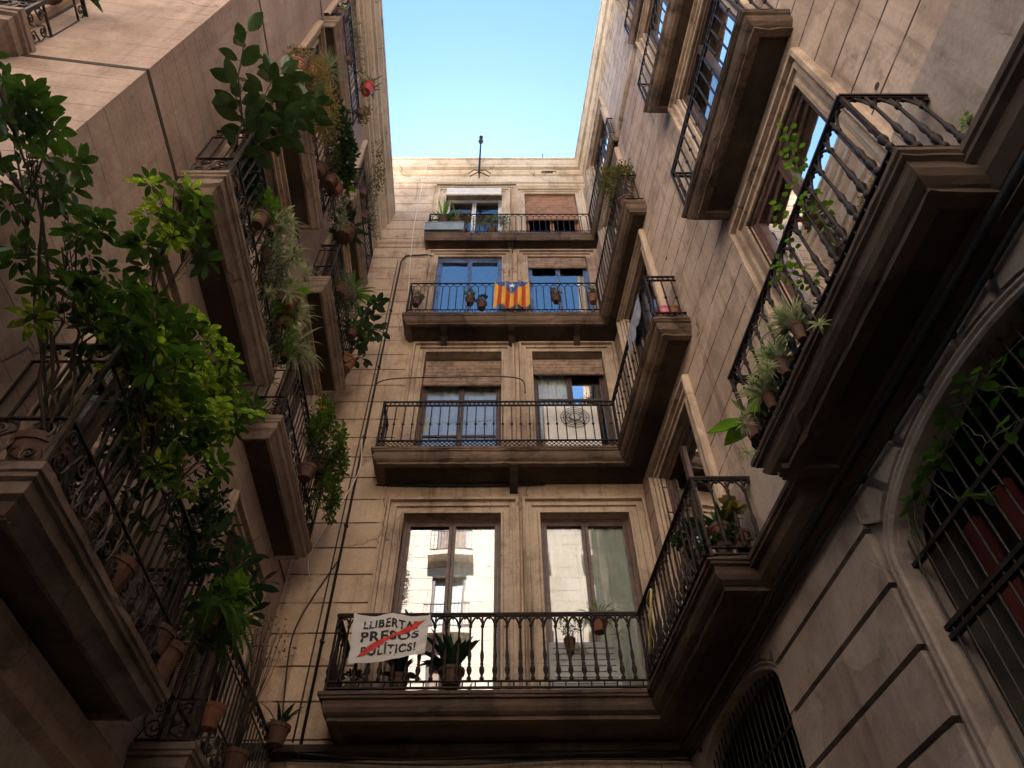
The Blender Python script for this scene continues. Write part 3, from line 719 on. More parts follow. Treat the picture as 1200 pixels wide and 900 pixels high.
def rubber(label, base, branches, lm=None, L=.17, W=.085, group=None, potr=.15, hang=0., usepot=True, sp=.075):
    r = plant('rubber_plant', label, group=group); f = MB(); st = MB(); base = V(base)
    if usepot: pot(r, base, potr, .26)
    for br in branches:
        P = [V(p) for p in br]; pts = []
        for i in range(len(P) - 1): pts += [P[i].lerp(P[i + 1], t / 5) for t in range(5)]
        pts.append(P[-1]); st.tube(pts, .011, 6, .005)
        tot = sum((pts[i + 1] - pts[i]).length for i in range(len(pts) - 1)); n = max(5, int(tot * .75 / sp)); ang = U(0, 6)
        for k in range(n):
            t = .28 + .72 * k / (n - 1); x = t * (len(pts) - 1); i = min(int(x), len(pts) - 2); c = pts[i].lerp(pts[i + 1], x - i)
            ax = (pts[i + 1] - pts[i]).normalized(); _, s, u = frame_of(ax, V((.3, 1, .2))); ang += 2.4
            d = s * cos(ang) + u * sin(ang) + ax * (.55 if t < .95 else 2); sc = U(.8, 1.15)
            st.tube([c, c + d.normalized() * .04], .003, 3)
            leaf(f, c + d.normalized() * .04, d, L * sc, W * sc, .15 + hang, 6, .22)
    return fin(r, f, lm or L_RUB, st)
def spider(label, c, n=70, L=.36, W=.018, lm=None, group=None, potr=.1, pm=None, babies=3, usepot=True, kind='spider_plant'):
    r = plant(kind, label, group=group); f = MB(); st = MB(); c = V(c)
    if usepot: pot(r, c - V((0, 0, .15)), potr, .16, pm)
    for k in range(n):
        d = rnd(.15, 1); leaf(f, c + V((d.x, d.y, 0)) * .03, d + V((0, 0, .5)), L * U(.55, 1.1), W * U(.7, 1.2), U(.7, 1.25), 6, .35, 'strap')
    for k in range(babies):
        a = U(0, 6.28); q = c + V((cos(a) * .28, sin(a) * .28, -U(.2, .5))); st.tube(curve(c, q, (cos(a) * .08, sin(a) * .08, .18), 8, .005), .003, 3)
        for j in range(14): leaf(f, q, rnd(-.2, 1), L * .35, W * .7, .8, 4, .3, 'strap')
    return fin(r, f, lm or L_SPI, st, STEMG)
def bush(label, c, rad, n=420, ls=.05, lm=None, group=None, kind='bushy_plant', potr=.12, potc=None, wd=.55, twigs=16, flowers=None, hang=0, pm=None, cat='potted plant'):
    r = plant(kind, label, cat, group); f = MB(); st = MB(); c = V(c); R = V(rad)
    bs = V(potc) if potc else c - V((0, 0, R.z + .1))
    if potr: pot(r, bs - V((0, 0, .14)), potr, .18, pm)
    cl = []
    for k in range(twigs):
        o = rnd(-.6, 1); q = c + V((o.x * R.x, o.y * R.y, o.z * R.z)) * U(.5, .95); cl.append(q)
        st.tube(curve(bs, q, (0, 0, -hang), 6, .015), .005, 4, .002)
    for k in range(n):
        q = random.choice(cl) + V((U(-1, 1) * R.x, U(-1, 1) * R.y, U(-1, 1) * R.z)) * .33; d = rnd(-.4, 1) + (q - c).normalized() * .8
        leaf(f, q, d, ls * U(.7, 1.3), ls * wd * U(.8, 1.1), .25 + hang, 3, .2)
    fin(r, f, lm or L_BUSH, st)
    if flowers:
        for k in range(flowers[1]):
            g = MB()
            q = V(flowers[2]) + rnd() * .05 if len(flowers) > 2 else c + V((U(-1, 1) * R.x, U(-1, 1) * R.y, U(-.2, 1) * R.z)) * .9
            for j in range(6): a = j * 1.05; leaf(g, q, V((cos(a), sin(a), .5)), .035, .028, .1, 2, .1)
            g.build('flower', flowers[0], r, smooth=True, normals=False)
    return r
def agave(label, c, n=26, L=.34, W=.05, lm=None, group=None, potr=.13, droop=.3, kind='strap_leaf_plant', up=.5, pm=None):
    r = plant(kind, label, group=group); f = MB(); c = V(c); pot(r, c - V((0, 0, .2)), potr, .2, pm)
    for k in range(n): d = rnd(.0, 1); leaf(f, c + V((d.x, d.y, 0)) * .03, d + V((0, 0, up)), L * U(.6, 1.1), W * U(.8, 1.15), droop * U(.6, 1.4), 6, .3, 'lance')
    return fin(r, f, lm or L_DBUSH)
def fern(label, c, n=16, L=.5, dirv=(0, 0, 0), group=None):
    r = plant('fern', label, group=group); f = MB(); st = MB(); c = V(c); pot(r, c - V((0, 0, .14)), .11, .16)
    for k in range(n):
        d = (rnd(.0, .8) + V(dirv)).normalized(); q = c.copy(); pts = [q.copy()]; N = 13; LL = L * U(.7, 1.15); dd = d.copy()
        for i in range(N): dd = (dd - V((0, 0, 1)) * .2).normalized(); q = q + dd * (LL / N); pts.append(q.copy())
        st.tube(pts, .003, 3, .0012)
        for i in range(1, N + 1):
            ax = (pts[i] - pts[i - 1]).normalized(); s = ax.cross(V((.2, .1, 1))).normalized(); w_ = .075 * sin(pi * (i + 1) / (N + 2)) + .012
            for sg in (-1, 1):
                leaf(f, pts[i], s * sg + ax * .35, w_, .016, .2, 2, .1, 'oval', 0); leaf(f, (pts[i] + pts[i - 1]) / 2, s * sg + ax * .35, w_, .016, .2, 2, .1, 'oval', 0)
    return fin(r, f, L_FERN, st, STEMG)
def vine(label, paths, ls=.045, lm=None, sp=.05, group=None, kind='climbing_vine', jitter=.05):
    r = plant(kind, label, 'vine', group); f = MB(); st = MB()
    for p in paths:
        P = [V(x) for x in p]; pts = []
        for i in range(len(P) - 1): pts += [P[i].lerp(P[i + 1], t / 6) + rnd() * .012 for t in range(6)]
        pts.append(P[-1]); st.tube(pts, .004, 4, .002)
        L = sum((pts[i + 1] - pts[i]).length for i in range(len(pts) - 1))
        for k in range(int(L / sp)):
            x = U(.05, 1) * (len(pts) - 1); i = min(int(x), len(pts) - 2); q = pts[i].lerp(pts[i + 1], x - i); d = rnd(-.6, .6)
            e = q + d * U(.2, 1) * jitter; st.tube([q, e], .0015, 3); leaf(f, e, d + V((0, 0, -.2)), ls * U(.7, 1.2), ls * .85, .3, 3, .15)
    return fin(r, f, lm or L_MINT, st, STEMG)

# -- left, first storey: the big umbrella plant standing on the near balcony
z1 = 4.05
schefflera('tall dark umbrella plant leaning out of the lowest left balcony, topmost leaves at left edge', (-2.42, 2.72, z1),
  [((-2.42, 1.18, 5.22), .18), ((-2.44, 1.36, 5.46), .14), ((-2.43, 1.5, 5.1), .2), ((-2.36, 1.95, 5.04), .19), ((-2.3, 2.25, 5.1), .18), ((-2.42, 1.62, 5.3), .12), ((-2.3, 2.3, 4.9), .18), ((-2.3, 2.1, 4.75), .14), ((-2.26, 2.45, 5.05), .15)], L_SCH, dens=44, LL=.10, bright=.06)
schefflera('bright variegated umbrella plant with yellow edged leaves rising from the lowest left balcony', (-2.45, 3.3, z1),
  [((-2.2, 2.2, 6.08), .17), ((-2.2, 2.5, 6.15), .15), ((-2.2, 2.33, 5.75), .16), ((-2.22, 2.6, 5.35), .15), ((-2.24, 3.35, 5.85), .17), ((-2.25, 3.7, 6.0), .14)], L_SCH, dens=52, LL=.115, bright=.5)
schefflera('green umbrella plant crowded against the railing of the lowest left balcony', (-2.4, 3.7, z1),
  [((-2.24, 2.85, 5.2), .2), ((-2.26, 3.2, 5.15), .2), ((-2.24, 3.0, 5.5), .2), ((-2.25, 3.45, 5.4), .16), ((-2.24, 2.65, 5.2), .18), ((-2.22, 3.7, 5.5), .2), ((-2.22, 3.95, 5.95), .2), ((-2.24, 3.3, 4.9), .2), ((-2.24, 3.7, 5.15), .18)], L_SCH2, dens=44, LL=.11, bright=.45)
bush('round dark green bush between the two lowest left balconies', (-2.45, 4.75, 5.35), (.2, .38, .38), 700, .06, L_DBUSH, potc=(-2.42, 4.55, 4.3), potr=.14, twigs=24)
rubber('large leaved dark plant spilling over the lowest left railing end', (-2.4, 4.7, z1), [[(-2.4, 4.7, 4.2), (-2.3, 4.6, 4.8), (-2.25, 4.5, 5.1)], [(-2.4, 4.7, 4.2), (-2.25, 4.9, 4.8), (-2.2, 5.2, 5.1)], [(-2.4, 4.7, 4.2), (-2.25, 5.1, 4.7), (-2.22, 5.6, 5.15)], [(-2.4, 4.7, 4.2), (-2.3, 4.4, 4.8), (-2.22, 4.35, 4.95)], [(-2.4, 4.7, 4.2), (-2.3, 5.2, 5.0), (-2.2, 5.65, 5.5)], [(-2.4, 4.7, 4.2), (-2.3, 5.2, 5.2), (-2.3, 5.3, 5.6)]], L_DBUSH, .17, .07, sp=.05)
bush('low plant with pink and pale green leaves beside the lowest left railing', (-2.26, 5.15, 4.95), (.12, .35, .2), 170, .09, L_MINT, potc=(-2.35, 5.75, 4.35), potr=.1, wd=.6, twigs=8, flowers=(PINK, 7))
fern('feathery fern hanging below the near end of the lower left railing', (-2.28, 4.95, 4.72), 24, .55, (.25, 0, 0))
bush('dry twiggy flowering plant at the lowest left balcony by the end wall', (-2.3, 6.35, 5.35), (.25, .45, .25), 120, .03, L_DRY, potc=(-2.38, 6.6, 4.35), twigs=26, flowers=(PINK, 4))
agave('small green plant at the foot of the drainpipe beside the lowest left balcony', (-2.4, 7.7, 5.12), 9, .3, .07, L_DBUSH)
vine('straggling creeper wound through the bars of the near lower left railing', [[(-2.26, 2.7, 4.9), (-2.25, 3.2, 4.7), (-2.25, 3.8, 4.85), (-2.27, 4.3, 4.6)], [(-2.27, 3.1, 4.5), (-2.25, 3.6, 4.5), (-2.27, 4.2, 4.8)], [(-2.28, 2.65, 4.6), (-2.26, 3.0, 5.0)]], .05, L_DBUSH, .03)
# second storey
z2 = 7.42
rubber('rubber plant with big glossy leaves towering over the middle left balcony', (-2.5, 2.8, z2), [
 [(-2.5, 2.8, 7.6), (-2.42, 2.5, 8.3), (-2.38, 2.1, 8.35), (-2.36, 1.85, 8.75)], [(-2.5, 2.8, 7.6), (-2.4, 2.6, 8.3), (-2.36, 2.15, 8.1)],
 [(-2.5, 2.8, 7.6), (-2.4, 2.7, 8.6), (-2.3, 2.5, 9.3), (-2.28, 2.55, 9.8)], [(-2.5, 2.8, 7.6), (-2.35, 2.8, 8.7), (-2.2, 2.8, 9.5), (-2.14, 3.0, 10.3)],
 [(-2.5, 2.8, 7.6), (-2.35, 2.7, 8.7), (-2.2, 2.75, 9.2), (-2.1, 2.95, 9.7)], [(-2.5, 2.8, 7.6), (-2.35, 2.5, 8.5), (-2.25, 2.3, 8.9), (-2.25, 2.35, 9.3)],
 [(-2.5, 2.8, 7.6), (-2.3, 2.7, 8.4), (-2.2, 2.8, 8.8)]], None, .22, .12, sp=.085)
for i, (p, lab) in enumerate([((-2.32, 3.5, 8.2), 'pale spider plant nearest the viewer along the middle left railing'), ((-2.34, 3.95, 8.3), 'second pale spider plant hooked on the middle left railing'),
   ((-2.36, 4.25, 8.1), 'tangled spider plant halfway down the middle left railing'), ((-2.37, 4.6, 8.15), 'spider plant with long white edged leaves near the end of the middle left railing'),
   ((-2.38, 4.85, 7.9), 'largest spider plant, hanging at the far end of the middle left railing')]):
    spider(lab, p, 62 + 24 * (i == 4), .38 + .1 * (i == 4), .03, None, 'spider plants on the middle left railing', potr=.07, pm=DPOT)
bush('small yellowish leafed plant at the near part of the middle left railing', (-2.34, 3.3, 8.2), (.1, .12, .14), 110, .06, L_MINT, potr=.08)
agave('broad leaved green plant between the spider plants on the middle left railing', (-2.36, 4.4, 8.25), 16, .28, .06, L_MINT, 'spider plants on the middle left railing' if False else None)
bush('leafy yellow green shrub with a yellow flower on the far middle left balcony', (-2.32, 6.75, 8.4), (.22, .6, .32), 1500, .06, L_BUSH, potc=(-2.45, 6.6, 7.75), twigs=30, flowers=(PETALY, 7, (-2.36, 6.3, 8.62)))
bush('trailing greenery hanging below the shrub on the far middle left balcony', (-2.33, 7.2, 7.95), (.17, .4, .45), 900, .06, L_BUSH, potc=(-2.42, 7.0, 8.2), twigs=24, hang=.3, potr=.1)
for i, (p_, R_, lab, lm_) in enumerate([((-2.33, 3.7, 7.95), (.1, .3, .3), 'tangle of pale trailing shoots under the spider plants', L_SILV), ((-2.36, 4.5, 7.9), (.1, .35, .35), 'fine green trailing shoots near the end of the middle left railing', L_MINT)]):
    bush(lab, p_, R_, 420, .055, lm_, potc=(p_[0] - .06, p_[1], p_[2] + .1), twigs=26, hang=.3, potr=.06, wd=.35, pm=DPOT)
bush('dark leafy shrub inside the near end of the middle left balcony', (-2.5, 3.0, 8.1), (.12, .25, .4), 420, .07, L_DBUSH, potc=(-2.5, 3.0, 7.6), twigs=22)
# third storey
z3 = 10.6
bush('dry yellowish bush hanging over the near upper left railing', (-2.32, 3.2, 10.8), (.2, .5, .55), 1500, .045, L_DRY, potc=(-2.45, 2.95, 11.2), twigs=40, hang=.2, wd=.35)
bush('sandy coloured dry plant at the near corner of the upper left balcony', (-2.5, 2.75, 11.1), (.2, .15, .25), 260, .05, L_DRY, twigs=14, wd=.3)
spider('grey green grassy plant on top of the upper left railing', (-2.42, 3.1, 11.75), 110, .4, .014, L_SILV, babies=0)
bush('glossy dark bush at the far end of the near upper left balcony', (-2.36, 4.15, 11.7), (.2, .5, .42), 1100, .075, L_DBUSH, potc=(-2.5, 4.1, 10.9), twigs=24)
bush('fresh green leafy plant beside the glossy dark bush on the upper left railing', (-2.36, 4.5, 11.75), (.12, .25, .25), 160, .11, L_MINT, potc=(-2.45, 4.4, 11.2), twigs=10)
bush('wiry trailing plant falling from the end of the near upper left balcony', (-2.42, 4.95, 11.3), (.12, .2, .6), 420, .05, L_SILV, potc=(-2.45, 4.6, 11.4), twigs=22, hang=.35, wd=.3)
agave('dark strap leaved plant in a terracotta bowl on the far upper left railing corner', (-2.55, 5.62, 12.0), 44, .46, .075, L_DBUSH, potr=.2, droop=.45)
bush('greyish hanging shrub on the far upper left railing', (-2.5, 6.3, 11.2), (.16, .5, .4), 900, .05, L_SILV, potc=(-2.55, 6.2, 11.2), twigs=34, hang=.3, wd=.3)
agave('spreading green strap plant on the far upper left railing', (-2.5, 6.5, 11.5), 34, .5, .05, L_MINT, droop=.7)
rubber('dark round leaved plant reaching past the far upper left balcony towards the drainpipe', (-2.6, 7.4, 10.7), [[(-2.6, 7.4, 10.9), (-2.5, 7.6, 12.0), (-2.46, 7.7, 12.9), (-2.38, 7.7, 13.1)], [(-2.6, 7.4, 10.9), (-2.5, 7.6, 12.0), (-2.4, 7.75, 12.3), (-2.2, 7.75, 12.2)], [(-2.6, 7.4, 10.9), (-2.5, 7.5, 11.6), (-2.45, 7.6, 11.9)], [(-2.6, 7.4, 10.9), (-2.5, 7.3, 11.8), (-2.42, 7.3, 12.4)], [(-2.6, 7.4, 10.9), (-2.48, 7.6, 11.3), (-2.42, 7.75, 11.4)]], L_DBUSH, .19, .11, sp=.08)
spider('mossy trailing plant under the rails of the far upper left balcony', (-2.5, 7.0, 11.2), 90, .5, .02, L_FERN, babies=4)
# fourth storey
bush('thin climbing sprigs on the highest near left railing', (-2.5, 3.8, 14.9), (.06, .7, .25), 150, .05, L_SILV, potr=.09, twigs=16, potc=(-2.55, 3.6, 14.0))
r_ = plant('red_plant_pot', 'red pot hooked on the highest near left railing'); pot(r_, (-2.50, 4.45, 15.0), .13, .28, REDP)
f_ = MB()
for k in range(34): leaf(f_, (-2.5 + U(-.08, .08), 4.45 + U(-.08, .08), 15.27), rnd(.1, 1), .26 * U(.5, 1.1), .035, .4, 4, .3, 'lance')
fin(r_, f_, L_SILV)
bush('small red and white flowers in a terracotta pot on the highest near left balcony', (-2.56, 2.98, 14.35), (.1, .12, .12), 60, .05, L_MINT, potr=.11, twigs=8, flowers=(WHITEC, 10))
bush('dry sprigs trailing from the far end of the highest near left balcony', (-2.5, 4.75, 14.6), (.08, .15, .35), 110, .05, L_DRY, potr=.08, twigs=14, hang=.3, potc=(-2.52, 4.6, 14.4))
bush('wispy plant leaning from the highest far left railing', (-2.5, 6.0, 15.3), (.1, .5, .6), 190, .055, L_DRY, potr=.1, twigs=22, potc=(-2.6, 5.9, 14.0))
bush('silvery leafed pot plant at the foot of the highest far left balcony', (-2.58, 6.5, 14.5), (.08, .6, .25), 240, .05, L_SILV, potr=.1, twigs=18, potc=(-2.6, 6.3, 13.85))
# side street balcony
agave('plant pot silhouetted on the side street balcony at the top left corner', (-3.6, 1.32, 8.45), 24, .3, .06, L_DBUSH)
bush('leafy plant peeping in above the side street balcony', (-3.05, 1.25, 8.6), (.25, .08, .12), 120, .07, L_SCH, potr=.1, potc=(-3.6, 1.35, 8.0), twigs=12)
# -- right building, first storey
vine('slender green creeper climbing the near right balcony railing in front of the window', [[(2.12, 2.3, 5.6), (2.1, 2.25, 6.3), (2.08, 2.1, 6.7), (2.1, 2.05, 6.95)], [(2.1, 2.7, 5.7), (2.04, 2.6, 6.35), (1.98, 2.35, 6.4)], [(2.12, 2.6, 5.6), (2.06, 2.75, 6.1), (2.02, 2.85, 6.25)]], .05, L_MINT, .03, jitter=.09)
bush('pink flowering plant behind the near right railing', (2.16, 2.35, 6.15), (.08, .12, .12), 50, .045, L_MINT, potr=.09, flowers=(PINK, 12), potc=(2.25, 2.4, 5.75))
for i, (p, lab) in enumerate([((1.99, 2.9, 5.62), 'spider plant pushing out through the middle of the near right railing'), ((1.96, 3.2, 5.62), 'thick spider plant below it on the near right railing'),
   ((1.93, 3.5, 5.6), 'faded spider plant trailing dry roots near the far end of the near right railing')]):
    spider(lab, p, 95, .27, .02, L_SPI, 'spider plants on the near right railing', babies=3, potr=.05, pm=DPOT)
agave('plant with three broad glossy leaves at the far end of the near right balcony', (1.93, 3.88, 5.72), 7, .4, .15, L_MINT, droop=.1, up=-.2, kind='broad_leaf_plant', potr=.1)
bush('sprig of weeds growing out of the stone plinth at the right edge', RT(1.57, .07, 5.8), (.03, .05, .06), 26, .03, L_MINT, potr=0, twigs=6, kind='wall_weed', cat='weed', potc=RT(1.57, .05, 5.74))
vine('ivy sprays creeping along the arched grating at the right edge', [[RT(3.7, .0, 4.3), RT(3.5, .0, 4.62), RT(3.1, .0, 4.68), RT(2.7, .0, 4.7), RT(2.2, .0, 4.6)], [RT(3.3, .0, 4.6), RT(3.2, .0, 4.35), RT(3.0, .0, 4.2)], [RT(2.9, .0, 4.7), RT(2.8, .0, 4.4), RT(2.5, .0, 4.3)], [RT(2.6, .0, 4.6), RT(2.3, .0, 4.3)], [RT(3.75, .0, 4.2), RT(3.6, .0, 4.6), RT(3.3, .0, 4.65), RT(3.0, .0, 4.6), RT(2.6, .0, 4.72)]], .085, L_SCH2, .07, jitter=.08)
# A corner
bush('leafy green pot plant at the end of the lowest linked balcony', (1.85, 5.78, 6.05), (.14, .2, .16), 150, .09, L_DBUSH, potr=.11, potc=(1.9, 5.75, 5.7), wd=.6)
agave('pot plant with upright leaves at the near corner of the lowest linked balcony', (1.98, 5.35, 5.85), 16, .3, .07, L_SCH, potr=.1)
bush('brownish round leaved pot plant by the near rail of the lowest linked balcony', (2.12, 5.3, 5.95), (.1, .08, .16), 90, .09, L_DRY, potr=.1, wd=.8)
bush('low plant with a red flower on the floor of the lowest linked balcony', (1.95, 5.25, 5.62), (.2, .08, .08), 110, .06, L_DBUSH, potr=.08, flowers=(REDC, 4), potc=(1.95, 5.3, 5.56))
# back, first storey
agave('dark broad leaved plant behind the rail right of the banner', (-.62, 7.8, 5.78), 30, .5, .11, L_DBUSH, droop=.35, potr=.15)
agave('smaller dark plant under the banner behind the rail', (-1.2, 7.75, 5.68), 14, .34, .09, L_DBUSH, potr=.12)
spider('grassy plant in a pot standing on the air conditioner box', (1.12, 7.85, 6.42), 90, .38, .018, L_SPI, potr=.11, babies=3)
bush('small trailing pot plant on the left of the air conditioner box', (.75, 7.85, 6.35), (.12, .08, .1), 70, .04, L_SILV, potr=.07)
bush('pot with small red flowers on the floor in the corner of the lowest balcony', (-1.7, 7.7, 5.66), (.1, .08, .08), 60, .05, L_DBUSH, potr=.1, flowers=(REDC, 5))
# back, third storey
for x, zz_, lab, lm_ in ((-.68, 13.66, 'hanging pot plant on the blue window of the third balcony', L_BUSH), (-.45, 13.5, 'second small pot plant beside it before the blue window', L_DBUSH), (1.0, 13.72, 'small brown pot plant on the rail before the right blue window', L_DRY), (1.72, 13.7, 'reddish pot plant at the right end of the third balcony rail', L_DRY), (-1.72, 13.62, 'bushy pot plant at the left end of the third balcony', L_SILV)):
    bush(lab, (x, 7.9, zz_), (.1, .07, .1), 90, .05, lm_, potr=.1, group='small pots on the third balcony')
# back, fourth storey
agave('spiky yucca rising above the top balcony rail', (-1.45, 8.12, 17.2), 22, .55, .05, L_MINT, droop=.05, kind='yucca', up=.4, potr=.13)
agave('second spiky plant crowded beside the yucca on the top balcony', (-1.1, 8.12, 17.05), 18, .5, .035, L_DRY, droop=.15, potr=.11)
bush('light green climber spilling through the top balcony rail', (-.3, 8.1, 17.05), (.45, .06, .32), 420, .045, L_SILV, potc=(-.3, 8.1, 16.62), twigs=26, potr=.11)
bush('small shrub left of the green climber on the top balcony', (-.95, 8.1, 17.3), (.15, .08, .25), 150, .05, L_DRY, potc=(-.95, 8.1, 16.62), twigs=14, potr=.09)
# upper right corner bush
bush('rounded green bush crowning the corner of the third linked balcony', (2.06, 5.72, 13.95), (.34, .34, .3), 1500, .05, L_OLIV, potc=(2.1, 5.68, 13.1), twigs=50, wd=.4, potr=.15)

# ------------------------------------------------------------------ loose things
# air conditioners
def ac(label, x0, x1, y0, y1, z0, z1, fan=None):
    r = thing('air_conditioner', label, 'air conditioner'); mb = MB(); mb.box(x0, x1, y0, y1, z0, z1)
    for i in range(0 if fan else 9): zz_ = z0 + (z1 - z0) * (i + .8) / 10; mb.box(x0 + .05, x1 - .05, y0 - .012, y0 + .002, zz_, zz_ + .018)
    o = mb.build('casing', WHITEP if fan else GREYM, r); bv = o.modifiers.new('b', 'BEVEL'); bv.width = .012; bv.segments = 2
    if fan:
        f = MB(); cx_, cz = fan; R_ = .23
        for q in (1, .8, .6, .4, .2): f.tube([(cx_ + R_ * q * cos(t * pi / 12), y0 - .02, cz + R_ * q * sin(t * pi / 12)) for t in range(25)], .006, 4)
        for k in range(8): a = k * pi / 4; f.tube([(cx_, y0 - .016, cz), (cx_ + R_ * cos(a), y0 - .016, cz + R_ * sin(a))], .005, 4)
        f.build('fan_grille', FANM, r)
        f = MB(); f.lathe((0, 0, 0), [(0, .07), (.02, .06)], 16); f.v = [(cx_ + a, y0 - .02 - c, cz + b) for a, b, c in f.v]; f.build('fan_hub', WHITEP, r)
    mb = MB()
    for x in (x0 + .08, x1 - .12): mb.box(x, x + .04, y0 + .02, y1 - .02, z0 - .05, z0 - .001)
    mb.build('foot_rail', IRON, r)
ac('grey louvred air conditioner box on the lowest balcony under the right window', .5, 1.32, 7.88, 8.2, 5.45, 6.17)
ac('white air conditioner with a round fan behind the second balcony rail', .62, 1.5, 7.98, 8.24, 9.36, 10.5, (1.12, 10.16))

# banner
BT = [V((-1.76, 7.455, 6.31)), V((-.87, 7.455, 6.28)), V((-.9, 7.455, 5.80)), V((-1.72, 7.44, 5.66))]
def ban(u, v, d=0.):
    p = BT[0].lerp(BT[1], u).lerp(BT[3].lerp(BT[2], u), v); p.z += -.03 * abs(sin(u * pi * 2)) * (1 - v * .6); p.y += .016 * sin(u * 9 + v * 4) + .010 * sin(v * 11 + u * 6) + .006 * sin((u + v) * 27) - d
    return tuple(p)
bn = thing('banner', 'white cloth banner with black and red lettering tied to the lowest balcony rail', 'banner')
mb = MB(); N, Mv = 30, 16
for sd_ in (0, .004): mb.add([ban(i / N, j / Mv, sd_) for j in range(Mv + 1) for i in range(N + 1)], [(j * (N + 1) + i, j * (N + 1) + i + 1, (j + 1) * (N + 1) + i + 1, (j + 1) * (N + 1) + i) for j in range(Mv) for i in range(N)])
mb.build('banner_cloth', CLOTHW, bn, smooth=True)
def lettering(txt, u0, u1, v0, v1, parent, mat, d=.008):
    cu = bpy.data.curves.new('t', 'FONT'); cu.body = txt; cu.size = 1; cu.offset = .016; cu.space_character = 1.14
    ob = bpy.data.objects.new('t', cu); C.objects.link(ob); bpy.context.view_layer.update()
    me = bpy.data.meshes.new_from_object(ob.evaluated_get(bpy.context.evaluated_depsgraph_get()))
    xs = [v.co.x for v in me.vertices]; ys = [v.co.y for v in me.vertices]; a, b, c, e_ = min(xs), max(xs), min(ys), max(ys)
    base_ = [v.co.copy() for v in me.vertices]; tri = [tuple(p.vertices) for p in me.polygons]; mb = MB()
    for q, (ox, oy) in enumerate(((0, 0), (.022, 0), (-.022, 0), (0, .016), (0, -.016))):
        mb.add([ban(u0 + (u1 - u0) * (v.x + ox - a) / (b - a), v1 - (v1 - v0) * (v.y + oy - c) / (e_ - c), d + q * .0004) for v in base_], tri)
    C.objects.unlink(ob); bpy.data.objects.remove(ob)
    return mb.build('lettering', mat, parent, normals=False)
lettering('LLIBERTAT', .15, .88, .13, .31, bn, INK); lettering('PRESOS', .13, .88, .38, .58, bn, INK); lettering('POLÍTICS!', .15, .86, .64, .88, bn, INK)
mb = MB(); n = 26; random.seed(3); vs = []
for i in range(n + 1):
    t = i / n; u = .1 + .84 * t; v = .90 - .78 * t; h_ = (.075 + .03 * sin(t * 9)) * (1 - abs(2 * t - 1) ** 5); vs += [ban(u, v - h_, .0125), ban(u, v + h_ * U(.6, 1.15), .0125)]
mb.add(vs, [(2 * i, 2 * i + 1, 2 * i + 3, 2 * i + 2) for i in range(n)]); mb.build('brush_stroke', INKR, bn)
mb = MB()
for u in (.02, .5, .98): p = ban(u, .0); mb.tube([p, (p[0], 7.50, p[2] + .04)], .004, 4)
mb.build('tie', WHITEC, bn)

# flag
FT = [V((-.20, 7.74, 13.86)), V((.48, 7.74, 13.86)), V((.47, 7.72, 13.0)), V((-.23, 7.72, 12.98))]
def flg(u, v, d=0.):
    p = FT[0].lerp(FT[1], u).lerp(FT[3].lerp(FT[2], u), v); p.y += (.015 + .035 * v) * sin(u * 15 + v * 1.3) + .008 * sin(u * 31 + v * 9) - d; p.z += .012 * sin(u * 8) * v; return tuple(p)
fl = thing('flag', 'yellow and red striped flag with a blue triangle and white star on a rail', 'flag')
mb = MB(); N, Mv = 36, 18
mb.v = [flg(i / N, j / Mv) for j in range(Mv + 1) for i in range(N + 1)]
for j in range(Mv):
    for i in range(N): mb.f.append((j * (N + 1) + i, j * (N + 1) + i + 1, (j + 1) * (N + 1) + i + 1, (j + 1) * (N + 1) + i)); mb.m.append((i // 4) % 2)
mb.build('flag_cloth', [YEL, REDC], fl, smooth=True, normals=False)
mb = MB(); n = 18; vs = []
for i in range(n + 1): u = .03 + .94 * i / n; dep = .44 * (1 - abs(2 * u - 1)); vs += [flg(u, .0, .004), flg(u, dep / 2, .004), flg(u, dep, .004)]
mb.add(vs, [(3 * i + k, 3 * i + k + 1, 3 * i + k + 4, 3 * i + k + 3) for i in range(n) for k in (0, 1)]); mb.build('blue_triangle', BLUEC, fl, normals=False)
mb = MB(); vs = []
for k in range(10): a = pi / 2 + k * pi / 5; r__ = .115 if k % 2 == 0 else .045; vs.append(flg(.5 + r__ * cos(a), .15 - r__ * sin(a) * .8, .009))
vs.append(flg(.5, .15, .009)); mb.add(vs, [(k, (k + 1) % 10, 10) for k in range(10)]); mb.build('star', WHITEC, fl)

# planter box on the top balcony
pb = thing('planter_box', 'blue grey planter box at the left end of the top balcony', 'planter'); mb = MB()
X0, X1, Yf, Yb, Z0, Z1 = -1.83, -.94, 7.955, 8.17, 16.42, 16.76
mb.box(X0, X1, Yf, Yf + .02, Z0, Z1); mb.box(X0, X1, Yb - .02, Yb, Z0, Z1); mb.box(X0, X0 + .02, Yf + .02, Yb - .02, Z0, Z1); mb.box(X1 - .02, X1, Yf + .02, Yb - .02, Z0, Z1); mb.box(X0 + .02, X1 - .02, Yf + .02, Yb - .02, Z0 + .02, Z0 + .26)
mb.box(X0 - .01, X1 + .01, Yf - .012, Yf + .0, Z1 - .03, Z1); mb.build('trough', BLUEG, pb)
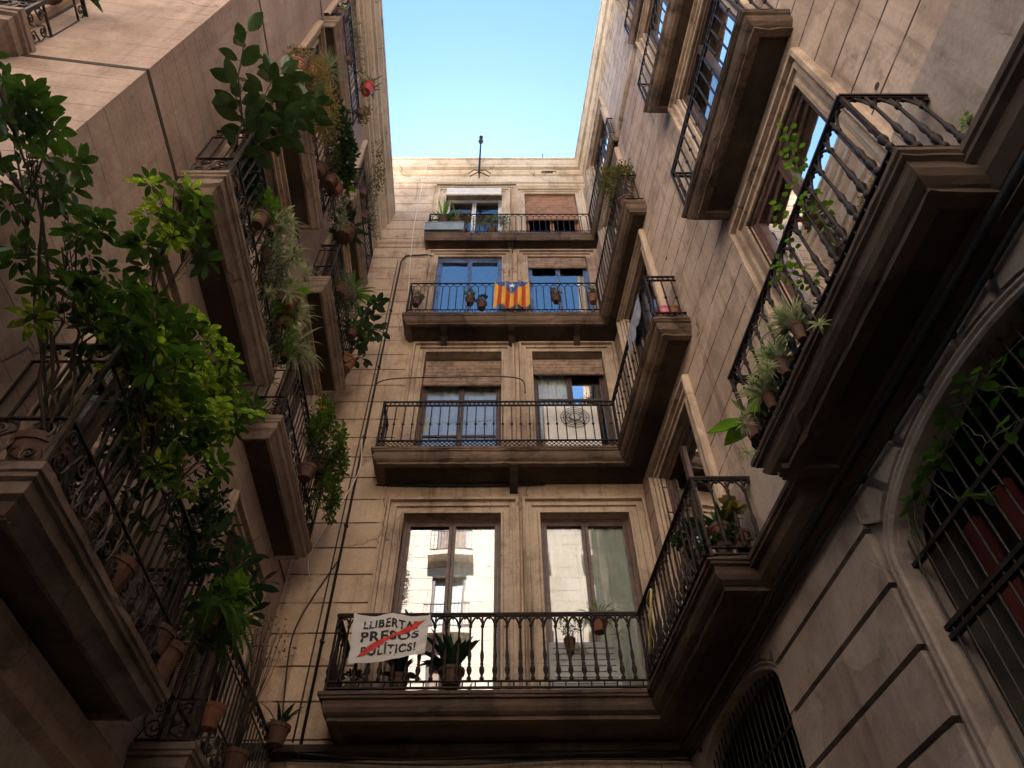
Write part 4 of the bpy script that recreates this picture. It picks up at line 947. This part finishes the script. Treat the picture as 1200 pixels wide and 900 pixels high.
# laundry / parcels on linked second balcony
ln = thing('bedding', 'bluish grey bundle of washing hung over the second linked balcony rail', 'laundry'); mb = MB(); N = 14
for x_ in (0, -.03): pass
vs = []
for i in range(N + 1):
    y = 5.62 + .75 * i / N; x0_ = RT(y, .43, 0)[0]
    for (dx, zz_) in ((.07, 9.85 + .03 * sin(i * 1.7)), (.05, 10.2), (.0, 10.31), (-.05, 10.2), (-.07 + .015 * sin(i * 1.1), 9.75 + .05 * sin(i * 1.3))): vs.append((x0_ + dx, y, zz_))
mb.add(vs, [(5 * i + k, 5 * i + k + 1, 5 * i + k + 6, 5 * i + k + 5) for i in range(N) for k in range(4)]); mb.build('washing', plain('blue grey cotton', (.35, .38, .48), .9), ln, smooth=True)
r_ = plant('flower_pot', 'pink and orange pots standing at the near end of the second linked balcony'); pot(r_, (2.12, 5.52, 9.45), .1, .16, PINK); pot(r_, (2.24, 5.52, 9.45), .1, .17, TERRA)

# roof mast with bracket
ms = thing('roof_mast', 'slim black mast standing on the roof cornice against the sky', 'mast'); mb = MB(); mb.tube([(-.66, 7.92, 19.35), (-.66, 7.92, 21.5)], .028, 8, .02); mb.build('pole', IRON, ms)
mb = MB(); mb.lathe((-.66, 7.92, 21.35), [(0, .03), (.04, .07), (.1, .07), (.14, .04), (.3, .035), (.36, .06), (.42, .02)], 8); mb.build('finial', IRON, ms)
mb = MB()
for zz_ in (19.4, 19.75): mb.tube([(-.66, 7.92, zz_), (-.66, 8.08, zz_)], .015, 5)
mb.tube([(-.95, 8.03, 19.55), (-.8, 7.96, 19.62), (-.66, 7.92, 19.5), (-.5, 7.96, 19.62), (-.36, 8.03, 19.55)], .014, 5); mb.tube([(-.9, 8.03, 19.38), (-.66, 7.93, 19.45), (-.4, 8.03, 19.38)], .014, 5)
mb.build('wall_bracket', IRON, ms)
ho = thing('cornice_hook', 'small black iron scroll fixed on the cornice above the right window', 'bracket'); mb = MB()
for q in (0, .1, .2): mb.tube([(1.05 + q + .09 * cos(t * .6), 8.02, 19.62 + .05 * sin(t * .6)) for t in range(9)], .013, 5)
mb.build('scroll_iron', IRON, ho)
ch = thing('roof_tiles', 'red tiled ridge just showing over the roofline at the left', 'roof tiles'); mb = MB(); mb.box(-3.0, -2.2, 8.35, 8.9, 20.62, 20.82)
for i in range(6): mb.tube([(-2.95 + i * .13, 8.3, 20.82), (-2.95 + i * .13, 8.9, 20.86)], .055, 8)
mb.build('tile_course', TERRA, ch)
an = thing('antenna_rod', 'tiny thin rod sticking up from the roofline right of the mast', 'antenna'); mb = MB(); mb.tube([(1.05, 8.1, 20.6), (1.05, 8.1, 21.0)], .012, 5); mb.lathe((1.05, 8.1, 20.6), [(0, .04), (.03, .03)], 8); mb.build('rod', IRON, an)
# drainpipe and cables
dp = thing('drainpipe', 'black drainpipe running down the left of the end wall', 'pipe'); mb = MB(); mb.tube([(-1.6, 8.2, 15.65), (-1.75, 8.24, 15.78), (-2.2, 8.25, 15.75), (-2.28, 8.25, 15.5), (-2.28, 8.25, 5.0)], .018, 8); mb.build('pipe_run', BLACK, dp, smooth=True)
for zz_ in (6.4, 8.2, 10.0, 11.8, 13.6): mb = MB(); mb.box(-2.305, -2.255, 8.22, 8.3, zz_, zz_ + .03); mb.build('pipe_clip', IRON, dp)
def cable(label, pts, r=.01, mat=None, n=6):
    c_ = thing('cable', label, 'cable'); mb = MB(); P = []
    for i in range(len(pts) - 1): P += [V(pts[i]).lerp(V(pts[i + 1]), t / 6) for t in range(6)]
    P.append(V(pts[-1])); 
    for _ in range(6): P = [P[0]] + [(P[i - 1] + P[i] * 2 + P[i + 1]) / 4 for i in range(1, len(P) - 1)] + [P[-1]]
    mb.tube(P, r, n); mb.build('cable_run', mat or BLACK, c_, smooth=True)
cable('thin black cable beside the drainpipe', [(-2.38, 8.27, 5.2), (-2.37, 8.28, 8), (-2.34, 8.27, 12), (-2.36, 8.28, 15.6)], .011)
cable('white cord looping down beside the drainpipe', [(-2.3, 8.2, 9.9), (-2.2, 8.2, 9.2), (-2.62, 8.22, 8.0), (-2.72, 8.24, 7.6), (-2.6, 8.24, 7.3)], .007, WHITEP)
cable('grey cord drooping lower down the end wall at the left', [(-2.3, 8.25, 7.6), (-2.7, 8.24, 6.6), (-2.6, 8.24, 5.8), (-2.5, 8.26, 5.1)], .009)
cable('thick cable bundle under the lowest right ledge', [RT(8.2, .17, 5.06), RT(6, .19, 5.03), RT(4, .18, 5.07), RT(2, .2, 5.03), RT(-2, .19, 5.06)], .03)
cable('second cable sagging under the lowest right ledge', [RT(8.2, .1, 4.98), RT(6.5, .13, 4.93), RT(5, .1, 4.99), RT(3, .12, 4.93), RT(1, .1, 4.98), RT(-2, .1, 4.95)], .02)
cable('cable sagging across the foot of the end wall', [(-2.4, 8.2, 5.06), (-1.2, 8.2, 4.96), (0, 8.2, 5.02), (1.9, 8.2, 5.04)], .014)
cable('lower cable sagging across the foot of the end wall', [(-2.6, 8.22, 5.0), (-.6, 8.2, 4.9), (.6, 8.2, 4.98), (2.0, 8.2, 4.95)], .012)
cable('pale cord hanging from the roof down past the top balcony', [(-2.05, 7.98, 20.3), (-2.05, 7.9, 18.5), (-2.1, 8.0, 16.6), (-2.0, 8.1, 14.6), (-1.95, 8.1, 13.8)], .008, WHITEP)
cable('cable fixed along the wall above the lowest windows', [(-1.95, 8.26, 9.0), (-.5, 8.26, 8.97), (.6, 8.26, 9.0)], .016)
cable('drying line strung before the second floor windows', [(-2.2, 8.0, 10.7), (-2.24, 8.0, 11.2), (-1.0, 7.95, 11.17), (.34, 8.0, 11.26), (.33, 8.0, 10.8)], .011)
cable('thin rod above the top floor left window', [(-1.76, 8.22, 19.3), (-.6, 8.22, 19.28), (.3, 8.22, 19.3)], .018)
cable('curled yellow hose hung on the lowest rail near the corner', [(1.62, 7.2, 6.25), (1.52, 6.9, 6.05), (1.55, 6.6, 6.1), (1.5, 6.75, 5.75), (1.55, 7.3, 5.6), (1.6, 7.35, 6.0)], .014, plain('yellowed hose', (.6, .5, .2), .5))
for i, (s_, z_, fr_, lab) in enumerate([(1.77, 7.07, RT, 'small dark hole in the right wall above the near plinth'), (5.46, 10.89, RT, 'small dark vent hole in the right wall by the second linked balcony')]):
    o = thing('wall_vent', lab, 'vent'); mb = MB(); P = [fr_(s_ + .03 * cos(t * .8), .004, z_ + .03 * sin(t * .8)) for t in range(8)]; Q = [fr_(s_ + .03 * cos(t * .8), -.0, z_ + .03 * sin(t * .8)) for t in range(8)]
    mb.add(P + Q, [tuple(range(8))] + [(k, (k + 1) % 8, 8 + (k + 1) % 8, 8 + k) for k in range(8)]); mb.build('vent_ring', DARK, o)
